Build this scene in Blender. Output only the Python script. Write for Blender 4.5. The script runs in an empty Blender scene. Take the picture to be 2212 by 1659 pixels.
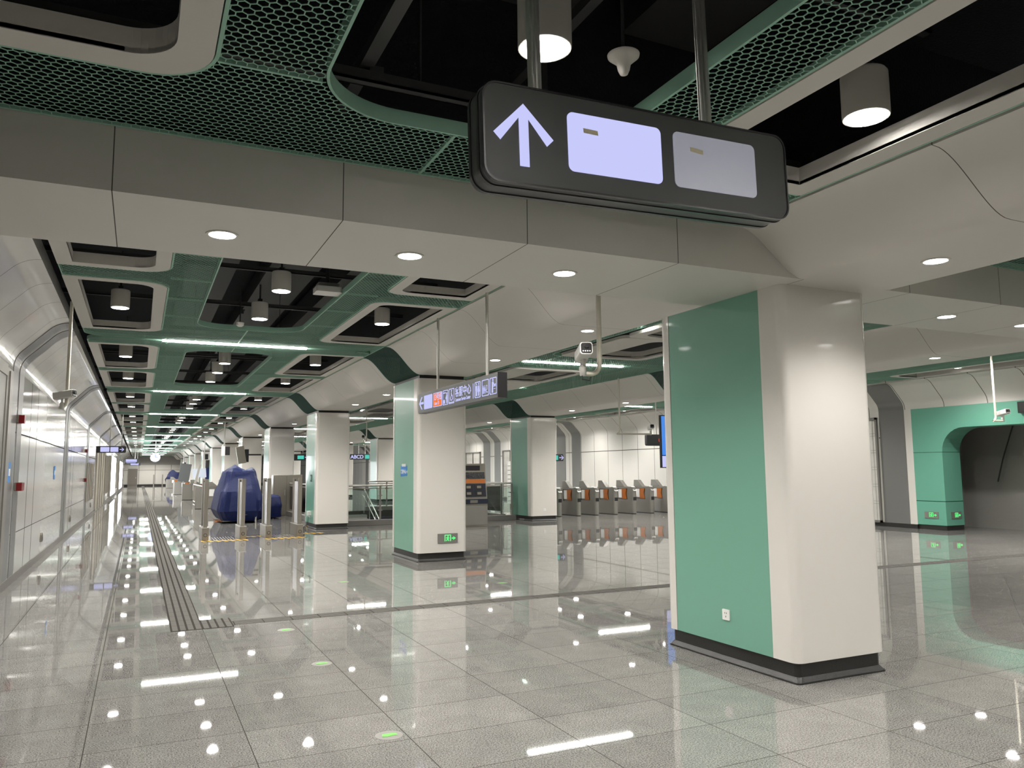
import bpy, bmesh, math, random
from mathutils import Vector, Matrix, noise
random.seed(7)
SC = bpy.context.scene
COL = SC.collection
PI = math.pi
ORD = ['first', 'second', 'third', 'fourth', 'fifth', 'sixth', 'seventh', 'eighth', 'ninth', 'tenth', 'eleventh', 'twelfth', 'thirteenth']

# ------------------------------------------------------------------ materials
def new_mat(name):
    m = bpy.data.materials.new(name); m.use_nodes = True
    nt = m.node_tree
    return m, nt, nt.nodes['Principled BSDF']

def P(name, col, rough=0.5, metal=0.0, coat=0.0, bump=None, emit=None, estr=0.0, spec=0.5):
    m, nt, b = new_mat(name)
    b.inputs['Base Color'].default_value = (*col, 1)
    b.inputs['Roughness'].default_value = rough
    b.inputs['Metallic'].default_value = metal
    b.inputs['Coat Weight'].default_value = coat
    b.inputs['Coat Roughness'].default_value = 0.05
    b.inputs['Specular IOR Level'].default_value = spec
    if emit:
        b.inputs['Emission Color'].default_value = (*emit, 1)
        b.inputs['Emission Strength'].default_value = estr
    if bump:
        sc, st = bump[0], bump[1]
        tc = nt.nodes.new('ShaderNodeTexCoord'); n = nt.nodes.new('ShaderNodeTexNoise')
        mp = nt.nodes.new('ShaderNodeMapping')
        if len(bump) > 2: mp.inputs['Scale'].default_value = bump[2]
        nt.links.new(tc.outputs['Object'], mp.inputs[0]); nt.links.new(mp.outputs[0], n.inputs['Vector'])
        n.inputs['Scale'].default_value = sc; n.inputs['Detail'].default_value = 3
        bp = nt.nodes.new('ShaderNodeBump'); bp.inputs['Strength'].default_value = st
        bp.inputs['Distance'].default_value = 0.05
        nt.links.new(n.outputs['Fac'], bp.inputs['Height']); nt.links.new(bp.outputs[0], b.inputs['Normal'])
    return m

def math_node(nt, op, a, b=None):
    n = nt.nodes.new('ShaderNodeMath'); n.operation = op
    for i, v in enumerate((a, b)):
        if v is None: continue
        if hasattr(v, 'node'): nt.links.new(v, n.inputs[i])
        else: n.inputs[i].default_value = v
    return n.outputs[0]

def seam_mask(nt, lines):
    tc = nt.nodes.new('ShaderNodeTexCoord'); s = nt.nodes.new('ShaderNodeSeparateXYZ')
    nt.links.new(tc.outputs['Object'], s.inputs[0])
    out = None
    for ax, pitch, off, w in lines:
        v = math_node(nt, 'SUBTRACT', s.outputs['XYZ'.index(ax)], off)
        v = math_node(nt, 'DIVIDE', v, pitch)
        v = math_node(nt, 'FRACT', v)
        v = math_node(nt, 'SUBTRACT', v, 0.5)
        v = math_node(nt, 'ABSOLUTE', v)
        v = math_node(nt, 'GREATER_THAN', v, 0.5 - w / pitch / 2)
        out = v if out is None else math_node(nt, 'MAXIMUM', out, v)
    return out

def seam_mat(name, col, rough, lines, line_col=(0.12, 0.115, 0.105), bump=None, coat=0.0, spec=0.5):
    m = P(name, col, rough, bump=bump, coat=coat, spec=spec)
    nt = m.node_tree; b = nt.nodes['Principled BSDF']
    k = seam_mask(nt, lines)
    mx = nt.nodes.new('ShaderNodeMix'); mx.data_type = 'RGBA'
    nt.links.new(k, mx.inputs[0])
    mx.inputs[6].default_value = (*col, 1); mx.inputs[7].default_value = (*line_col, 1)
    nt.links.new(mx.outputs[2], b.inputs['Base Color'])
    matte_lines(nt, b, k, rough, spec, coat)
    return m

def matte_lines(nt, b, k, rough, spec, coat):
    inv = math_node(nt, 'SUBTRACT', 1.0, k)
    nt.links.new(math_node(nt, 'MULTIPLY', inv, spec), b.inputs['Specular IOR Level'])
    nt.links.new(math_node(nt, 'ADD', math_node(nt, 'MULTIPLY', k, 0.9 - rough), rough), b.inputs['Roughness'])
    if coat: nt.links.new(math_node(nt, 'MULTIPLY', inv, coat), b.inputs['Coat Weight'])

def floor_mat():
    m, nt, b = new_mat('polished_granite_tile')
    tc = nt.nodes.new('ShaderNodeTexCoord')
    n1 = nt.nodes.new('ShaderNodeTexNoise'); n1.inputs['Scale'].default_value = 110; n1.inputs['Detail'].default_value = 4
    n1.inputs['Roughness'].default_value = 0.7
    nt.links.new(tc.outputs['Object'], n1.inputs['Vector'])
    r = nt.nodes.new('ShaderNodeValToRGB')
    r.color_ramp.elements[0].position = 0.38; r.color_ramp.elements[0].color = (0.082, 0.080, 0.075, 1)
    r.color_ramp.elements[1].position = 0.62; r.color_ramp.elements[1].color = (0.315, 0.306, 0.288, 1)
    nt.links.new(n1.outputs['Fac'], r.inputs[0])
    # tone of each tile
    s = nt.nodes.new('ShaderNodeSeparateXYZ'); nt.links.new(tc.outputs['Object'], s.inputs[0])
    fx = math_node(nt, 'FLOOR', math_node(nt, 'DIVIDE', math_node(nt, 'SUBTRACT', s.outputs[0], 0.655), 0.885))
    fy = math_node(nt, 'FLOOR', math_node(nt, 'DIVIDE', math_node(nt, 'SUBTRACT', s.outputs[1], 4.71), 0.5933))
    cb = nt.nodes.new('ShaderNodeCombineXYZ'); nt.links.new(fx, cb.inputs[0]); nt.links.new(fy, cb.inputs[1])
    wn = nt.nodes.new('ShaderNodeTexWhiteNoise'); wn.noise_dimensions = '2D'; nt.links.new(cb.outputs[0], wn.inputs['Vector'])
    tone = math_node(nt, 'ADD', math_node(nt, 'MULTIPLY', wn.outputs['Value'], 0.16), 0.92)
    n3 = nt.nodes.new('ShaderNodeTexNoise'); n3.inputs['Scale'].default_value = 5; n3.inputs['Detail'].default_value = 5; n3.inputs['Roughness'].default_value = 0.65
    nt.links.new(tc.outputs['Object'], n3.inputs['Vector'])
    tone = math_node(nt, 'MULTIPLY', tone, math_node(nt, 'ADD', math_node(nt, 'MULTIPLY', n3.outputs['Fac'], 0.5), 0.75))
    hs = nt.nodes.new('ShaderNodeHueSaturation'); nt.links.new(r.outputs[0], hs.inputs['Color']); nt.links.new(tone, hs.inputs['Value'])
    k = seam_mask(nt, [('X', 0.885, 0.655, 0.006), ('Y', 0.5933, 4.71, 0.006)])
    mx = nt.nodes.new('ShaderNodeMix'); mx.data_type = 'RGBA'
    nt.links.new(k, mx.inputs[0]); nt.links.new(hs.outputs[0], mx.inputs[6]); mx.inputs[7].default_value = (0.05, 0.047, 0.042, 1)
    nt.links.new(mx.outputs[2], b.inputs['Base Color'])
    # slight unevenness of every tile and orange peel
    n2 = nt.nodes.new('ShaderNodeTexNoise'); n2.inputs['Scale'].default_value = 7.0; n2.inputs['Detail'].default_value = 2
    nt.links.new(tc.outputs['Object'], n2.inputs['Vector'])
    bp = nt.nodes.new('ShaderNodeBump'); bp.inputs['Strength'].default_value = 0.02; bp.inputs['Distance'].default_value = 0.0015
    nt.links.new(n2.outputs['Fac'], bp.inputs['Height'])
    nt.links.new(bp.outputs[0], b.inputs['Normal'])
    matte_lines(nt, b, k, 0.025, 0.48, 0)
    return m

def light_mat(name, col, s):
    m = bpy.data.materials.new(name); m.use_nodes = True; nt = m.node_tree
    nt.nodes.clear()
    e = nt.nodes.new('ShaderNodeEmission'); o = nt.nodes.new('ShaderNodeOutputMaterial')
    e.inputs[0].default_value = (*col, 1); e.inputs[1].default_value = s
    nt.links.new(e.outputs[0], o.inputs[0])
    return m

def hazard_mat():
    m, nt, b = new_mat('hazard_tape')
    tc = nt.nodes.new('ShaderNodeTexCoord'); s = nt.nodes.new('ShaderNodeSeparateXYZ'); nt.links.new(tc.outputs['Object'], s.inputs[0])
    v = math_node(nt, 'ADD', s.outputs[0], math_node(nt, 'MULTIPLY', s.outputs[1], 0.22))
    v = math_node(nt, 'FRACT', math_node(nt, 'DIVIDE', v, 0.16)); v = math_node(nt, 'GREATER_THAN', v, 0.5)
    mx = nt.nodes.new('ShaderNodeMix'); mx.data_type = 'RGBA'; nt.links.new(v, mx.inputs[0])
    mx.inputs[6].default_value = (0.62, 0.36, 0.02, 1); mx.inputs[7].default_value = (0.015, 0.015, 0.015, 1)
    nt.links.new(mx.outputs[2], b.inputs['Base Color']); b.inputs['Roughness'].default_value = 0.5
    return m

def glass_mat():
    m = bpy.data.materials.new('railing_glass'); m.use_nodes = True; nt = m.node_tree; nt.nodes.clear()
    o = nt.nodes.new('ShaderNodeOutputMaterial'); mx = nt.nodes.new('ShaderNodeMixShader')
    t = nt.nodes.new('ShaderNodeBsdfTransparent'); g = nt.nodes.new('ShaderNodeBsdfGlossy')
    t.inputs[0].default_value = (0.80, 0.88, 0.85, 1); g.inputs['Roughness'].default_value = 0.02
    f = nt.nodes.new('ShaderNodeFresnel'); f.inputs[0].default_value = 1.5
    nt.links.new(f.outputs[0], mx.inputs[0]); nt.links.new(t.outputs[0], mx.inputs[1]); nt.links.new(g.outputs[0], mx.inputs[2])
    nt.links.new(mx.outputs[0], o.inputs[0])
    return m

WARM = (1.0, 0.965, 0.91)
M = {}
M['floor'] = floor_mat()
M['white'] = P('white_enamel', (0.66, 0.64, 0.595), 0.22, coat=0.25)
M['soffit'] = seam_mat('painted_soffit', (0.60, 0.58, 0.54), 0.45, [('Y', 1.78, 4.55, 0.006)])
M['beam'] = seam_mat('painted_beam', (0.60, 0.58, 0.54), 0.45, [('X', 1.18, 1.0, 0.006)])
M['frame'] = P('pale_frame_paint', (0.58, 0.56, 0.52), 0.6)
M['wall_shiny'] = seam_mat('shiny_wall_panel', (0.47, 0.46, 0.445), 0.14, [('Z', 10, 2.21, 0.022), ('Z', 10, 0.735, 0.012), ('Y', 8.9, 15.1, 0.05), ('Y', 8.9, 16.05, 0.05)], line_col=(0.05, 0.048, 0.045), coat=0.15, bump=(1.2, 0.012), spec=0.4)
M['cove_shiny'] = seam_mat('film_wrapped_cove', (0.64, 0.625, 0.595), 0.22, [('Y', 1.11, 6.9, 0.012)], bump=(3.0, 0.10, (1.0, 0.5, 1.0)), coat=0.4)
M['wall_white'] = seam_mat('white_wall_panel', (0.64, 0.625, 0.585), 0.3, [('Z', 10, 2.39, 0.03), ('Z', 10, 3.13, 0.015), ('Y', 1.13, 25.6, 0.022)])
M['grey'] = P('grey_band_panel', (0.155, 0.155, 0.148), 0.3)
M['grey_shiny'] = P('grey_band_panel_glossy', (0.15, 0.15, 0.147), 0.3, spec=0.3)
M['green'] = P('green_enamel', (0.165, 0.365, 0.275), 0.28, coat=0.2)
M['green_seam'] = seam_mat('green_wall_panel', (0.135, 0.38, 0.28), 0.3, [('Z', 10, 1.96, 0.012), ('Z', 10, 0.72, 0.02)], line_col=(0.02, 0.08, 0.055))
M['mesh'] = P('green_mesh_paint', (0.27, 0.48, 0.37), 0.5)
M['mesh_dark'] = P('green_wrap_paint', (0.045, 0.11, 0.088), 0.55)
M['plenum'] = P('black_plenum', (0.007, 0.009, 0.013), 0.9, bump=(40, 0.4))
M['strut'] = P('dark_strut', (0.035, 0.035, 0.037), 0.55)
M['black'] = P('black_plastic', (0.012, 0.012, 0.013), 0.35)
M['plinth'] = P('black_granite', (0.018, 0.018, 0.017), 0.3, bump=(150, 0.15))
M['steel'] = P('brushed_steel', (0.34, 0.315, 0.275), 0.34, metal=0.85)
M['steel_light'] = P('satin_aluminium', (0.62, 0.605, 0.57), 0.3, metal=0.8)
M['steel_dark'] = P('dark_steel', (0.25, 0.24, 0.22), 0.36, metal=0.35)
M['lamp'] = P('white_lamp_body', (0.62, 0.60, 0.55), 0.5)
M['glow'] = light_mat('lamp_glow', WARM, 42.0)
M['glow_dl'] = light_mat('downlight_glow', WARM, 42.0)
M['glow_bar'] = light_mat('bar_glow', (1.0, 0.96, 0.90), 60.0)
M['glow_box'] = light_mat('lit_panel_glow', (0.95, 0.98, 1.0), 9)
M['sign_white'] = light_mat('sign_glow', (0.60, 0.62, 1.0), 0.80)
M['sign_dim'] = P('sign_panel_faint_glow', (0.50, 0.51, 0.58), 0.35, emit=(0.6, 0.63, 0.8), estr=0.16)  # pale grey panel colour with a faint glow added by weak emission
M['sign_orange'] = light_mat('sign_orange_glow', (0.95, 0.20, 0.035), 0.85)
M['sign_teal'] = light_mat('sign_teal_glow', (0.10, 0.62, 0.50), 0.8)
M['sign_red'] = light_mat('sign_red_glow', (1.0, 0.05, 0.03), 1.1)
M['sign_green'] = light_mat('exit_green_glow', (0.10, 1.0, 0.22), 1.1)
M['sign_blue'] = light_mat('screen_blue_glow', (0.08, 0.28, 0.85), 0.8)
M['sign_body'] = P('sign_dark_grey', (0.062, 0.066, 0.066), 0.45)
M['sign_trim'] = P('sign_trim', (0.022, 0.022, 0.024), 0.3)
M['tape'] = P('yellow_tape', (0.72, 0.66, 0.46), 0.5)
M['tactile'] = seam_mat('tactile_grey', (0.085, 0.08, 0.072), 0.75, [('X', 0.075, 0.36, 0.022), ('Y', 0.30, 8.87, 0.008)], line_col=(0.045, 0.042, 0.038), spec=0.15)
M['drain'] = seam_mat('tactile_ribs', (0.10, 0.095, 0.087), 0.7, [('Y', 0.052, 8.95, 0.02), ('X', 0.30, 0.98, 0.01)], line_col=(0.035, 0.033, 0.03), spec=0.15)
M['hazard'] = hazard_mat()
M['glass'] = glass_mat()
M['tarp'] = P('blue_tarp', (0.004, 0.010, 0.062), 0.55, bump=(9.0, 0.35), spec=0.25)
M['orange'] = P('orange_flap', (0.40, 0.115, 0.014), 0.4)
M['red'] = P('red_plastic', (0.16, 0.006, 0.008), 0.35)
M['blue'] = P('blue_sticker', (0.03, 0.20, 0.55), 0.45)
M['paper'] = P('white_paper', (0.75, 0.75, 0.73), 0.5)
M['green_tape'] = P('green_sticker', (0.12, 0.50, 0.06), 0.5)
M['pvc'] = P('cream_pvc_pipe', (0.62, 0.585, 0.49), 0.4)
M['cam_white'] = P('white_camera', (0.66, 0.65, 0.62), 0.35)
M['concrete'] = P('bare_concrete', (0.24, 0.23, 0.215), 0.8, bump=(3, 0.3))
M['grille_back'] = P('pale_board', (0.55, 0.54, 0.50), 0.6)
M['wire'] = P('grey_wire', (0.20, 0.195, 0.18), 0.4, metal=0.4)
M['brown'] = P('unfinished_board', (0.30, 0.27, 0.22), 0.7, bump=(6, 0.5, (1, 1, 0.1)))
M['navy'] = P('navy_panel', (0.012, 0.016, 0.035), 0.35)
M['kerb'] = P('grey_stone_kerb', (0.16, 0.152, 0.14), 0.45)
M['step'] = P('dark_step_stone', (0.24, 0.235, 0.22), 0.5)
M['end_grey'] = P('end_wall_grey', (0.36, 0.35, 0.33), 0.6)
M['door'] = P('brown_grey_door', (0.17, 0.155, 0.135), 0.45)
M['clear'] = P('clear_film_black', (0.03, 0.03, 0.033), 0.12, bump=(25, 1.0), coat=0.5)
M['dial'] = P('clock_dial', (0.6, 0.62, 0.68), 0.4, emit=(0.72, 0.76, 1.0), estr=0.55)

# ------------------------------------------------------------------ mesh builder
class MB:
    def __init__(s): s.v = []; s.f = []
    def add(s, vs, fs):
        o = len(s.v); s.v += [tuple(v) for v in vs]; s.f += [tuple(i + o for i in f) for f in fs]
        return s
    def box(s, x0, x1, y0, y1, z0, z1):
        return s.add([(x0, y0, z0), (x1, y0, z0), (x1, y1, z0), (x0, y1, z0), (x0, y0, z1), (x1, y0, z1), (x1, y1, z1), (x0, y1, z1)],
                     [(3, 2, 1, 0), (4, 5, 6, 7), (0, 1, 5, 4), (1, 2, 6, 5), (2, 3, 7, 6), (3, 0, 4, 7)])
    def prism(s, poly, d0, d1, ax='Z'):
        def mp(p, d):
            a, b = p
            return {'Z': (a, b, d), 'Y': (a, d, b), 'X': (d, a, b)}[ax]
        n = len(poly)
        vs = [mp(p, d0) for p in poly] + [mp(p, d1) for p in poly]
        fs = [tuple(range(n - 1, -1, -1)), tuple(range(n, 2 * n))] + [(i, (i + 1) % n, (i + 1) % n + n, i + n) for i in range(n)]
        return s.add(vs, fs)
    def frame(s, outer, inner, z0, z1):
        n = len(outer)
        vs = [(x, y, z0) for x, y in outer] + [(x, y, z0) for x, y in inner] + [(x, y, z1) for x, y in outer] + [(x, y, z1) for x, y in inner]
        fs = []
        for i in range(n):
            j = (i + 1) % n
            fs += [(i, i + n, j + n, j), (i + 2 * n, j + 2 * n, j + 3 * n, i + 3 * n), (i, j, j + 2 * n, i + 2 * n), (i + n, i + 3 * n, j + 3 * n, j + n)]
        return s.add(vs, fs)
    def tube(s, pts, r, n=8, closed=False):
        pts = [Vector(p) for p in pts]; rings = []
        up = None
        for i, p in enumerate(pts):
            a = pts[max(i - 1, 0)]; b = pts[min(i + 1, len(pts) - 1)]
            d = (b - a).normalized()
            if up is None:
                up = d.orthogonal().normalized()
            up = (up - d * up.dot(d)).normalized()
            w = d.cross(up)
            rr = r[i] if isinstance(r, (list, tuple)) else r
            rings.append([p + (up * math.cos(2 * PI * k / n) + w * math.sin(2 * PI * k / n)) * rr for k in range(n)])
        vs = [v for R in rings for v in R]; m = len(pts)
        fs = [(i * n + k, i * n + (k + 1) % n, (i + 1) * n + (k + 1) % n, (i + 1) * n + k) for i in range(m - 1) for k in range(n)]
        fs += [tuple(range(n - 1, -1, -1)), tuple((m - 1) * n + k for k in range(n))]
        return s.add(vs, fs)
    def lathe(s, prof, c=(0, 0, 0), n=24, ax='Z'):
        vs = []
        for r, h in prof:
            for k in range(n):
                a = 2 * PI * k / n; x, y = r * math.cos(a), r * math.sin(a)
                q = {'Z': (x, y, h), 'Y': (x, h, y), 'X': (h, x, y)}[ax]
                vs.append((c[0] + q[0], c[1] + q[1], c[2] + q[2]))
        m = len(prof)
        fs = [(i * n + k, i * n + (k + 1) % n, (i + 1) * n + (k + 1) % n, (i + 1) * n + k) for i in range(m - 1) for k in range(n)]
        fs += [tuple(range(n - 1, -1, -1)), tuple((m - 1) * n + k for k in range(n))]
        return s.add(vs, fs)
    def build(s, name, mat, parent=None, smooth=False, loc=None, bevel=0, seg=2, ang=40):
        me = bpy.data.meshes.new(name); me.from_pydata(s.v, [], s.f)
        bm = bmesh.new(); bm.from_mesh(me)
        if smooth: bmesh.ops.remove_doubles(bm, verts=bm.verts, dist=1e-5)
        bmesh.ops.recalc_face_normals(bm, faces=bm.faces)
        if smooth:
            for f in bm.faces: f.smooth = True
            for e in bm.edges:
                if len(e.link_faces) == 2 and e.calc_face_angle(0) > math.radians(ang): e.smooth = False
        bm.to_mesh(me); bm.free()
        me.materials.append(M[mat] if isinstance(mat, str) else mat)
        o = bpy.data.objects.new(name, me); COL.objects.link(o)
        if parent is not None: o.parent = parent
        if loc is not None: o.location = loc
        if smooth and not bevel and len(s.f) < 1500:
            wn = o.modifiers.new('normals', 'WEIGHTED_NORMAL'); wn.keep_sharp = True
        if bevel:
            b = o.modifiers.new('edge', 'BEVEL'); b.width = bevel; b.segments = seg; b.limit_method = 'ANGLE'
        return o

def box(*a): return MB().box(*a)
def tag(o, label, cat, group=None, kind='thing'):
    o['label'] = label; o['category'] = cat; o['kind'] = kind
    if group: o['group'] = group
    return o
def thing(name, label, cat, loc=(0, 0, 0), rz=0.0, group=None):
    o = bpy.data.objects.new(name, None); COL.objects.link(o)
    o.empty_display_size = 0.1
    o.location = loc; o.rotation_euler = (0, 0, rz)
    return tag(o, label, cat, group)
def structure(o, label=None):
    o['kind'] = 'structure'
    if label: o['label'] = label
    return o
def copy_tree(o, loc=None, rz=None, label=None, parent=None, scale=None, lamps=True):
    c = o.copy(); COL.objects.link(c)
    if parent is not None: c.parent = parent
    if loc is not None: c.location = loc
    if rz is not None: c.rotation_euler = (0, 0, rz)
    if scale is not None: c.scale = scale
    if label: c['label'] = label
    for ch in list(o.children):
        if lamps or ch.type != 'LIGHT': copy_tree(ch, parent=c)
    return c
def rrect(x0, x1, y0, y1, r, seg=8):
    if not isinstance(r, (tuple, list)): r = (r,) * 4      # order: (x0,y0) (x1,y0) (x1,y1) (x0,y1)
    out = []
    for (cx, cy, sx, sy, a0), rr in zip(((x0, y0, 1, 1, PI), (x1, y0, -1, 1, 1.5 * PI), (x1, y1, -1, -1, 0), (x0, y1, 1, -1, 0.5 * PI)), r):
        for k in range(seg + 1):
            a = a0 + (PI / 2) * k / seg
            out.append((cx + sx * rr + rr * math.cos(a), cy + sy * rr + rr * math.sin(a)))
    return out
def in_rrect(x, y, x0, x1, y0, y1, r):
    if x < x0 or x > x1 or y < y0 or y > y1: return False
    if not isinstance(r, (tuple, list)): r = (r,) * 4
    for (cx, cy, sx, sy), rr in zip(((x0, y0, 1, 1), (x1, y0, -1, 1), (x1, y1, -1, -1), (x0, y1, 1, -1)), r):
        dx = (x - (cx + sx * rr)) * sx; dy = (y - (cy + sy * rr)) * sy
        if dx < 0 and dy < 0 and dx * dx + dy * dy > rr * rr: return False
    return True
def arc(c, r, a0, a1, n):
    return [(c[0] + r * math.cos(math.radians(a0 + (a1 - a0) * k / n)), c[1] + r * math.sin(math.radians(a0 + (a1 - a0) * k / n))) for k in range(n + 1)]
def text_mesh(body, size, mat, name, parent, mtx, bold=0.0, align='LEFT'):
    c = bpy.data.curves.new('lettering', 'FONT'); c.body = body; c.size = size; c.align_x = align
    c.offset = bold; c.extrude = 0.0012
    o = bpy.data.objects.new('lettering_source', c); COL.objects.link(o)
    dg = bpy.context.evaluated_depsgraph_get()
    me = bpy.data.meshes.new_from_object(o.evaluated_get(dg))
    bpy.data.objects.remove(o); bpy.data.curves.remove(c)
    me.name = name; me.materials.clear(); me.materials.append(M[mat])
    r = bpy.data.objects.new(name, me); COL.objects.link(r)
    if parent is not None: r.parent = parent
    r.matrix_local = mtx
    return r

def hexmesh(inside, bb, a=0.0255, w=0.0044, d=0.0035, z=0.0, mp=None):
    """honeycomb sheet: every wall of every cell as a small bar, clipped to inside(x, y)"""
    mb = MB(); V = mb.v; F = mb.f
    sx = math.sqrt(3) * a; sy = 1.5 * a
    x0, x1, y0, y1 = bb
    hw = w / 2
    def clip(p, q):
        ip, iq = inside(*p), inside(*q)
        if not ip and not iq: return None
        if ip and iq: return p, q
        u, v = (p, q) if ip else (q, p)
        for _ in range(6):
            m = ((u[0] + v[0]) / 2, (u[1] + v[1]) / 2)
            if inside(*m): u = m
            else: v = m
        return (p, u) if ip else (q, u)
    for j in range(int((y1 - y0) / sy) + 2):
        for i in range(int((x1 - x0) / sx) + 2):
            cx = x0 + i * sx + (sx / 2 if j % 2 else 0); cy = y0 + j * sy
            pts = [(cx - sx / 2, cy - a / 2), (cx - sx / 2, cy + a / 2), (cx, cy + a), (cx + sx / 2, cy + a / 2)]
            for k in range(3):
                s = clip(pts[k], pts[k + 1])
                if s is None: continue
                (px, py), (qx, qy) = s
                L = math.hypot(qx - px, qy - py)
                if L < 1e-4: continue
                nx, ny = -(qy - py) / L * hw, (qx - px) / L * hw
                o = len(V)
                c = ((px + nx, py + ny), (qx + nx, qy + ny), (qx - nx, qy - ny), (px - nx, py - ny))
                if mp is None:
                    V += [(x, y, z) for x, y in c] + [(x, y, z + d) for x, y in c]
                else:
                    V += [mp(x, y, 0) for x, y in c] + [mp(x, y, d) for x, y in c]
                F += [(o, o + 1, o + 2, o + 3), (o, o + 4, o + 5, o + 1), (o + 2, o + 6, o + 7, o + 3)]
    return mb
def fast_build(mb, name, mat, parent):
    me = bpy.data.meshes.new(name); me.from_pydata(mb.v, [], mb.f); me.materials.append(M[mat])
    o = bpy.data.objects.new(name, me); COL.objects.link(o); o.parent = parent
    return o
# ------------------------------------------------------------------ layout (metres)
PITCH = 8.9
DRUM_W, NEAR_W, DL_W = 330.0, 160.0, 150.0
MX = 16.66                      # x mirrored about the middle of the station: x -> MX - x
YB = [5.2 + PITCH * k for k in range(0, 13)]     # light-bar lines; bay k (1..12) runs from YB[k-1] to YB[k]
YEND = 112.0
ZC, ZN = 3.80, 3.37             # hung ceiling height past the beam / over the camera

# ------------------------------------------------------------------ floor, slab, walls
fl = MB()
HX0, HX1, HY0, HY1 = 5.25, 10.9, 24.0, 32.0
fl.box(-2.0, 20.4, -6.0, HY0, -0.25, 0).box(-2.0, HX0, HY0, HY1, -0.25, 0).box(HX1, 20.4, HY0, HY1, -0.25, 0).box(-2.0, 20.4, HY1, YEND + .3, -0.25, 0)
structure(fl.build('floor', 'floor'))
structure(box(-2.0, 20.4, -6.0, YEND + .3, 5.3, 5.5).build('ceiling', 'plenum'))
structure(box(-2.0, 20.4, -6.3, -6.0, -0.25, 5.5).build('wall_back', 'wall_white'))
pit = MB().box(HX0 - .1, HX0, HY0, HY1, -3, -.25).box(HX1, HX1 + .1, HY0, HY1, -3, -.25).box(HX0 - .1, HX1 + .1, HY0 - .1, HY0, -3, -.25).box(HX0 - .1, HX1 + .1, HY0 - .1, HY1, -3.1, -3)
structure(pit.build('wall_stairwell', 'kerb'))

def cove_profile(n=7):
    """wall cove: vertical at x=-1.65, z=3.1, leaning over to a level edge at x=-0.98"""
    p = arc((-1.30, 3.10), 0.35, 180, 135, n)
    e = p[-1]
    q = arc((-0.98, 3.43), 0.35, 135, 90, n)
    return p + q
CP = cove_profile()
def wall_cove(y0, y1, mat, name, mirror=False):
    poly = CP + [(-0.98, 3.95), (-1.9, 3.95), (-1.9, 3.1)]
    if mirror: poly = [(MX - x, z) for x, z in poly]
    return structure(MB().prism(poly, y0, y1, 'Y').build(name, mat, smooth=True, ang=30))
structure(box(-1.9, -1.65, 5.45, YEND, 0, 3.1).build('wall_left', 'wall_shiny'))
structure(box(-1.9, -1.65, -6, 5.45, 0, ZN).build('wall_left_front', 'wall_shiny'))
structure(box(-1.9, -1.65, -6, 5.45, ZN, 5.3).build('wall_left_front_upper', 'plenum'))
structure(box(-2.0, -1.9, 5.45, YEND, 0, 5.3).build('wall_left_upper', 'plenum'))
wall_cove(5.45, YEND, 'cove_shiny', 'ceiling_cove_left')
structure(box(MX + 1.65, MX + 1.9, 15.1, YEND, 0, 3.1).build('wall_right', 'wall_white'))
structure(box(MX + 1.9, MX + 2.0, 15.1, YEND, 0, 5.3).build('wall_right_upper', 'plenum'))
M['cove_white'] = seam_mat('white_cove_panel', (0.62, 0.605, 0.565), 0.35, [('Y', 1.13, 25.6, 0.018)])
wall_cove(7.5, YEND, 'cove_white', 'ceiling_cove_right', True)
structure(box(MX + 1.65, MX + 1.9, -6, 7.5, 0, ZN).build('wall_right_front', 'wall_white'))
structure(box(MX + 1.65, MX + 1.9, -6, 7.5, ZN, 5.3).build('wall_right_front_upper', 'plenum'))
structure(box(MX + 1.9, MX + 2.0, 7.5, 15.1, 3.1, 5.3).build('wall_right_lintel', 'plenum'))
bb_l = structure(box(-1.65, -1.635, -6, YEND, 0, 0.12).build('baseboard_left', 'kerb'))
bb_r = structure(box(MX + 1.635, MX + 1.65, 14.13, YEND, 0, 0.11).build('baseboard_right', 'plinth'))
# end wall
structure(box(-2.0, 20.4, YEND, YEND + .3, -0.25, 2.67).build('wall_end', seam_mat('end_wall_panels', (0.60, 0.585, 0.54), 0.4, [('X', 1.9, 1.9, 0.05), ('Z', 10, 2.0, 0.04)])))
structure(box(-2.0, 20.4, YEND + .04, YEND + .3, 2.67, 5.5).build('wall_end_upper', 'end_grey'))
structure(box(-1.64, 18.3, YEND - .02, YEND, 0, 0.2).build('baseboard_end', 'plinth'))
d1 = structure(box(-1.19, -0.2, YEND - .06, YEND - .02, 0, 2.14).build('door_1', 'door'))
MB().frame([(-1.25, -0.01), (-0.14, -0.01), (-0.14, 2.2), (-1.25, 2.2)], [(-1.19, 0), (-0.2, 0), (-0.2, 2.14), (-1.19, 2.14)], 0, 0.07).build('door_frame', 'steel_dark', d1)
d1.children[0].matrix_local = Matrix.Translation((0, YEND - .02, 0)) @ Matrix.Rotation(PI / 2, 4, 'X')
box(-0.36, -0.3, YEND - .09, YEND - .06, 0.98, 1.1).build('door_handle', 'steel_light', d1)

# grey bands on the walls and their coves
TRIM = [0]
def band(y0, y1, mat, mirror=False, skip_low=0.0):
    TRIM[0] += 1
    c = [(-1.65, skip_low)] + CP
    off = 0.008
    inner = [(-1.65 + off, skip_low)] + [(x + off * math.cos(math.radians(a)), z - off * math.sin(math.radians(a))) for (x, z), a in zip(CP, [0] * 3 + [45] * 8 + [70] * 3 + [90] * 4)]
    poly = c + inner[::-1]
    if mirror: poly = [(MX - x, z) for x, z in poly]
    structure(MB().prism(poly, y0, y1, 'Y').build('trim_%d' % TRIM[0], mat))
for k in range(0, 11):
    y = 12.86 + PITCH * k
    band(y, y + .50, 'grey_shiny'); band(y + .64, y + 1.14, 'grey_shiny')
band(14.34, 15.12, 'grey', True)
for k in range(0, 7):
    y = 31.3 + PITCH * k
    band(y, y + .82, 'grey', True); band(y + 1.42, y + 2.4, 'grey', True)

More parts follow.
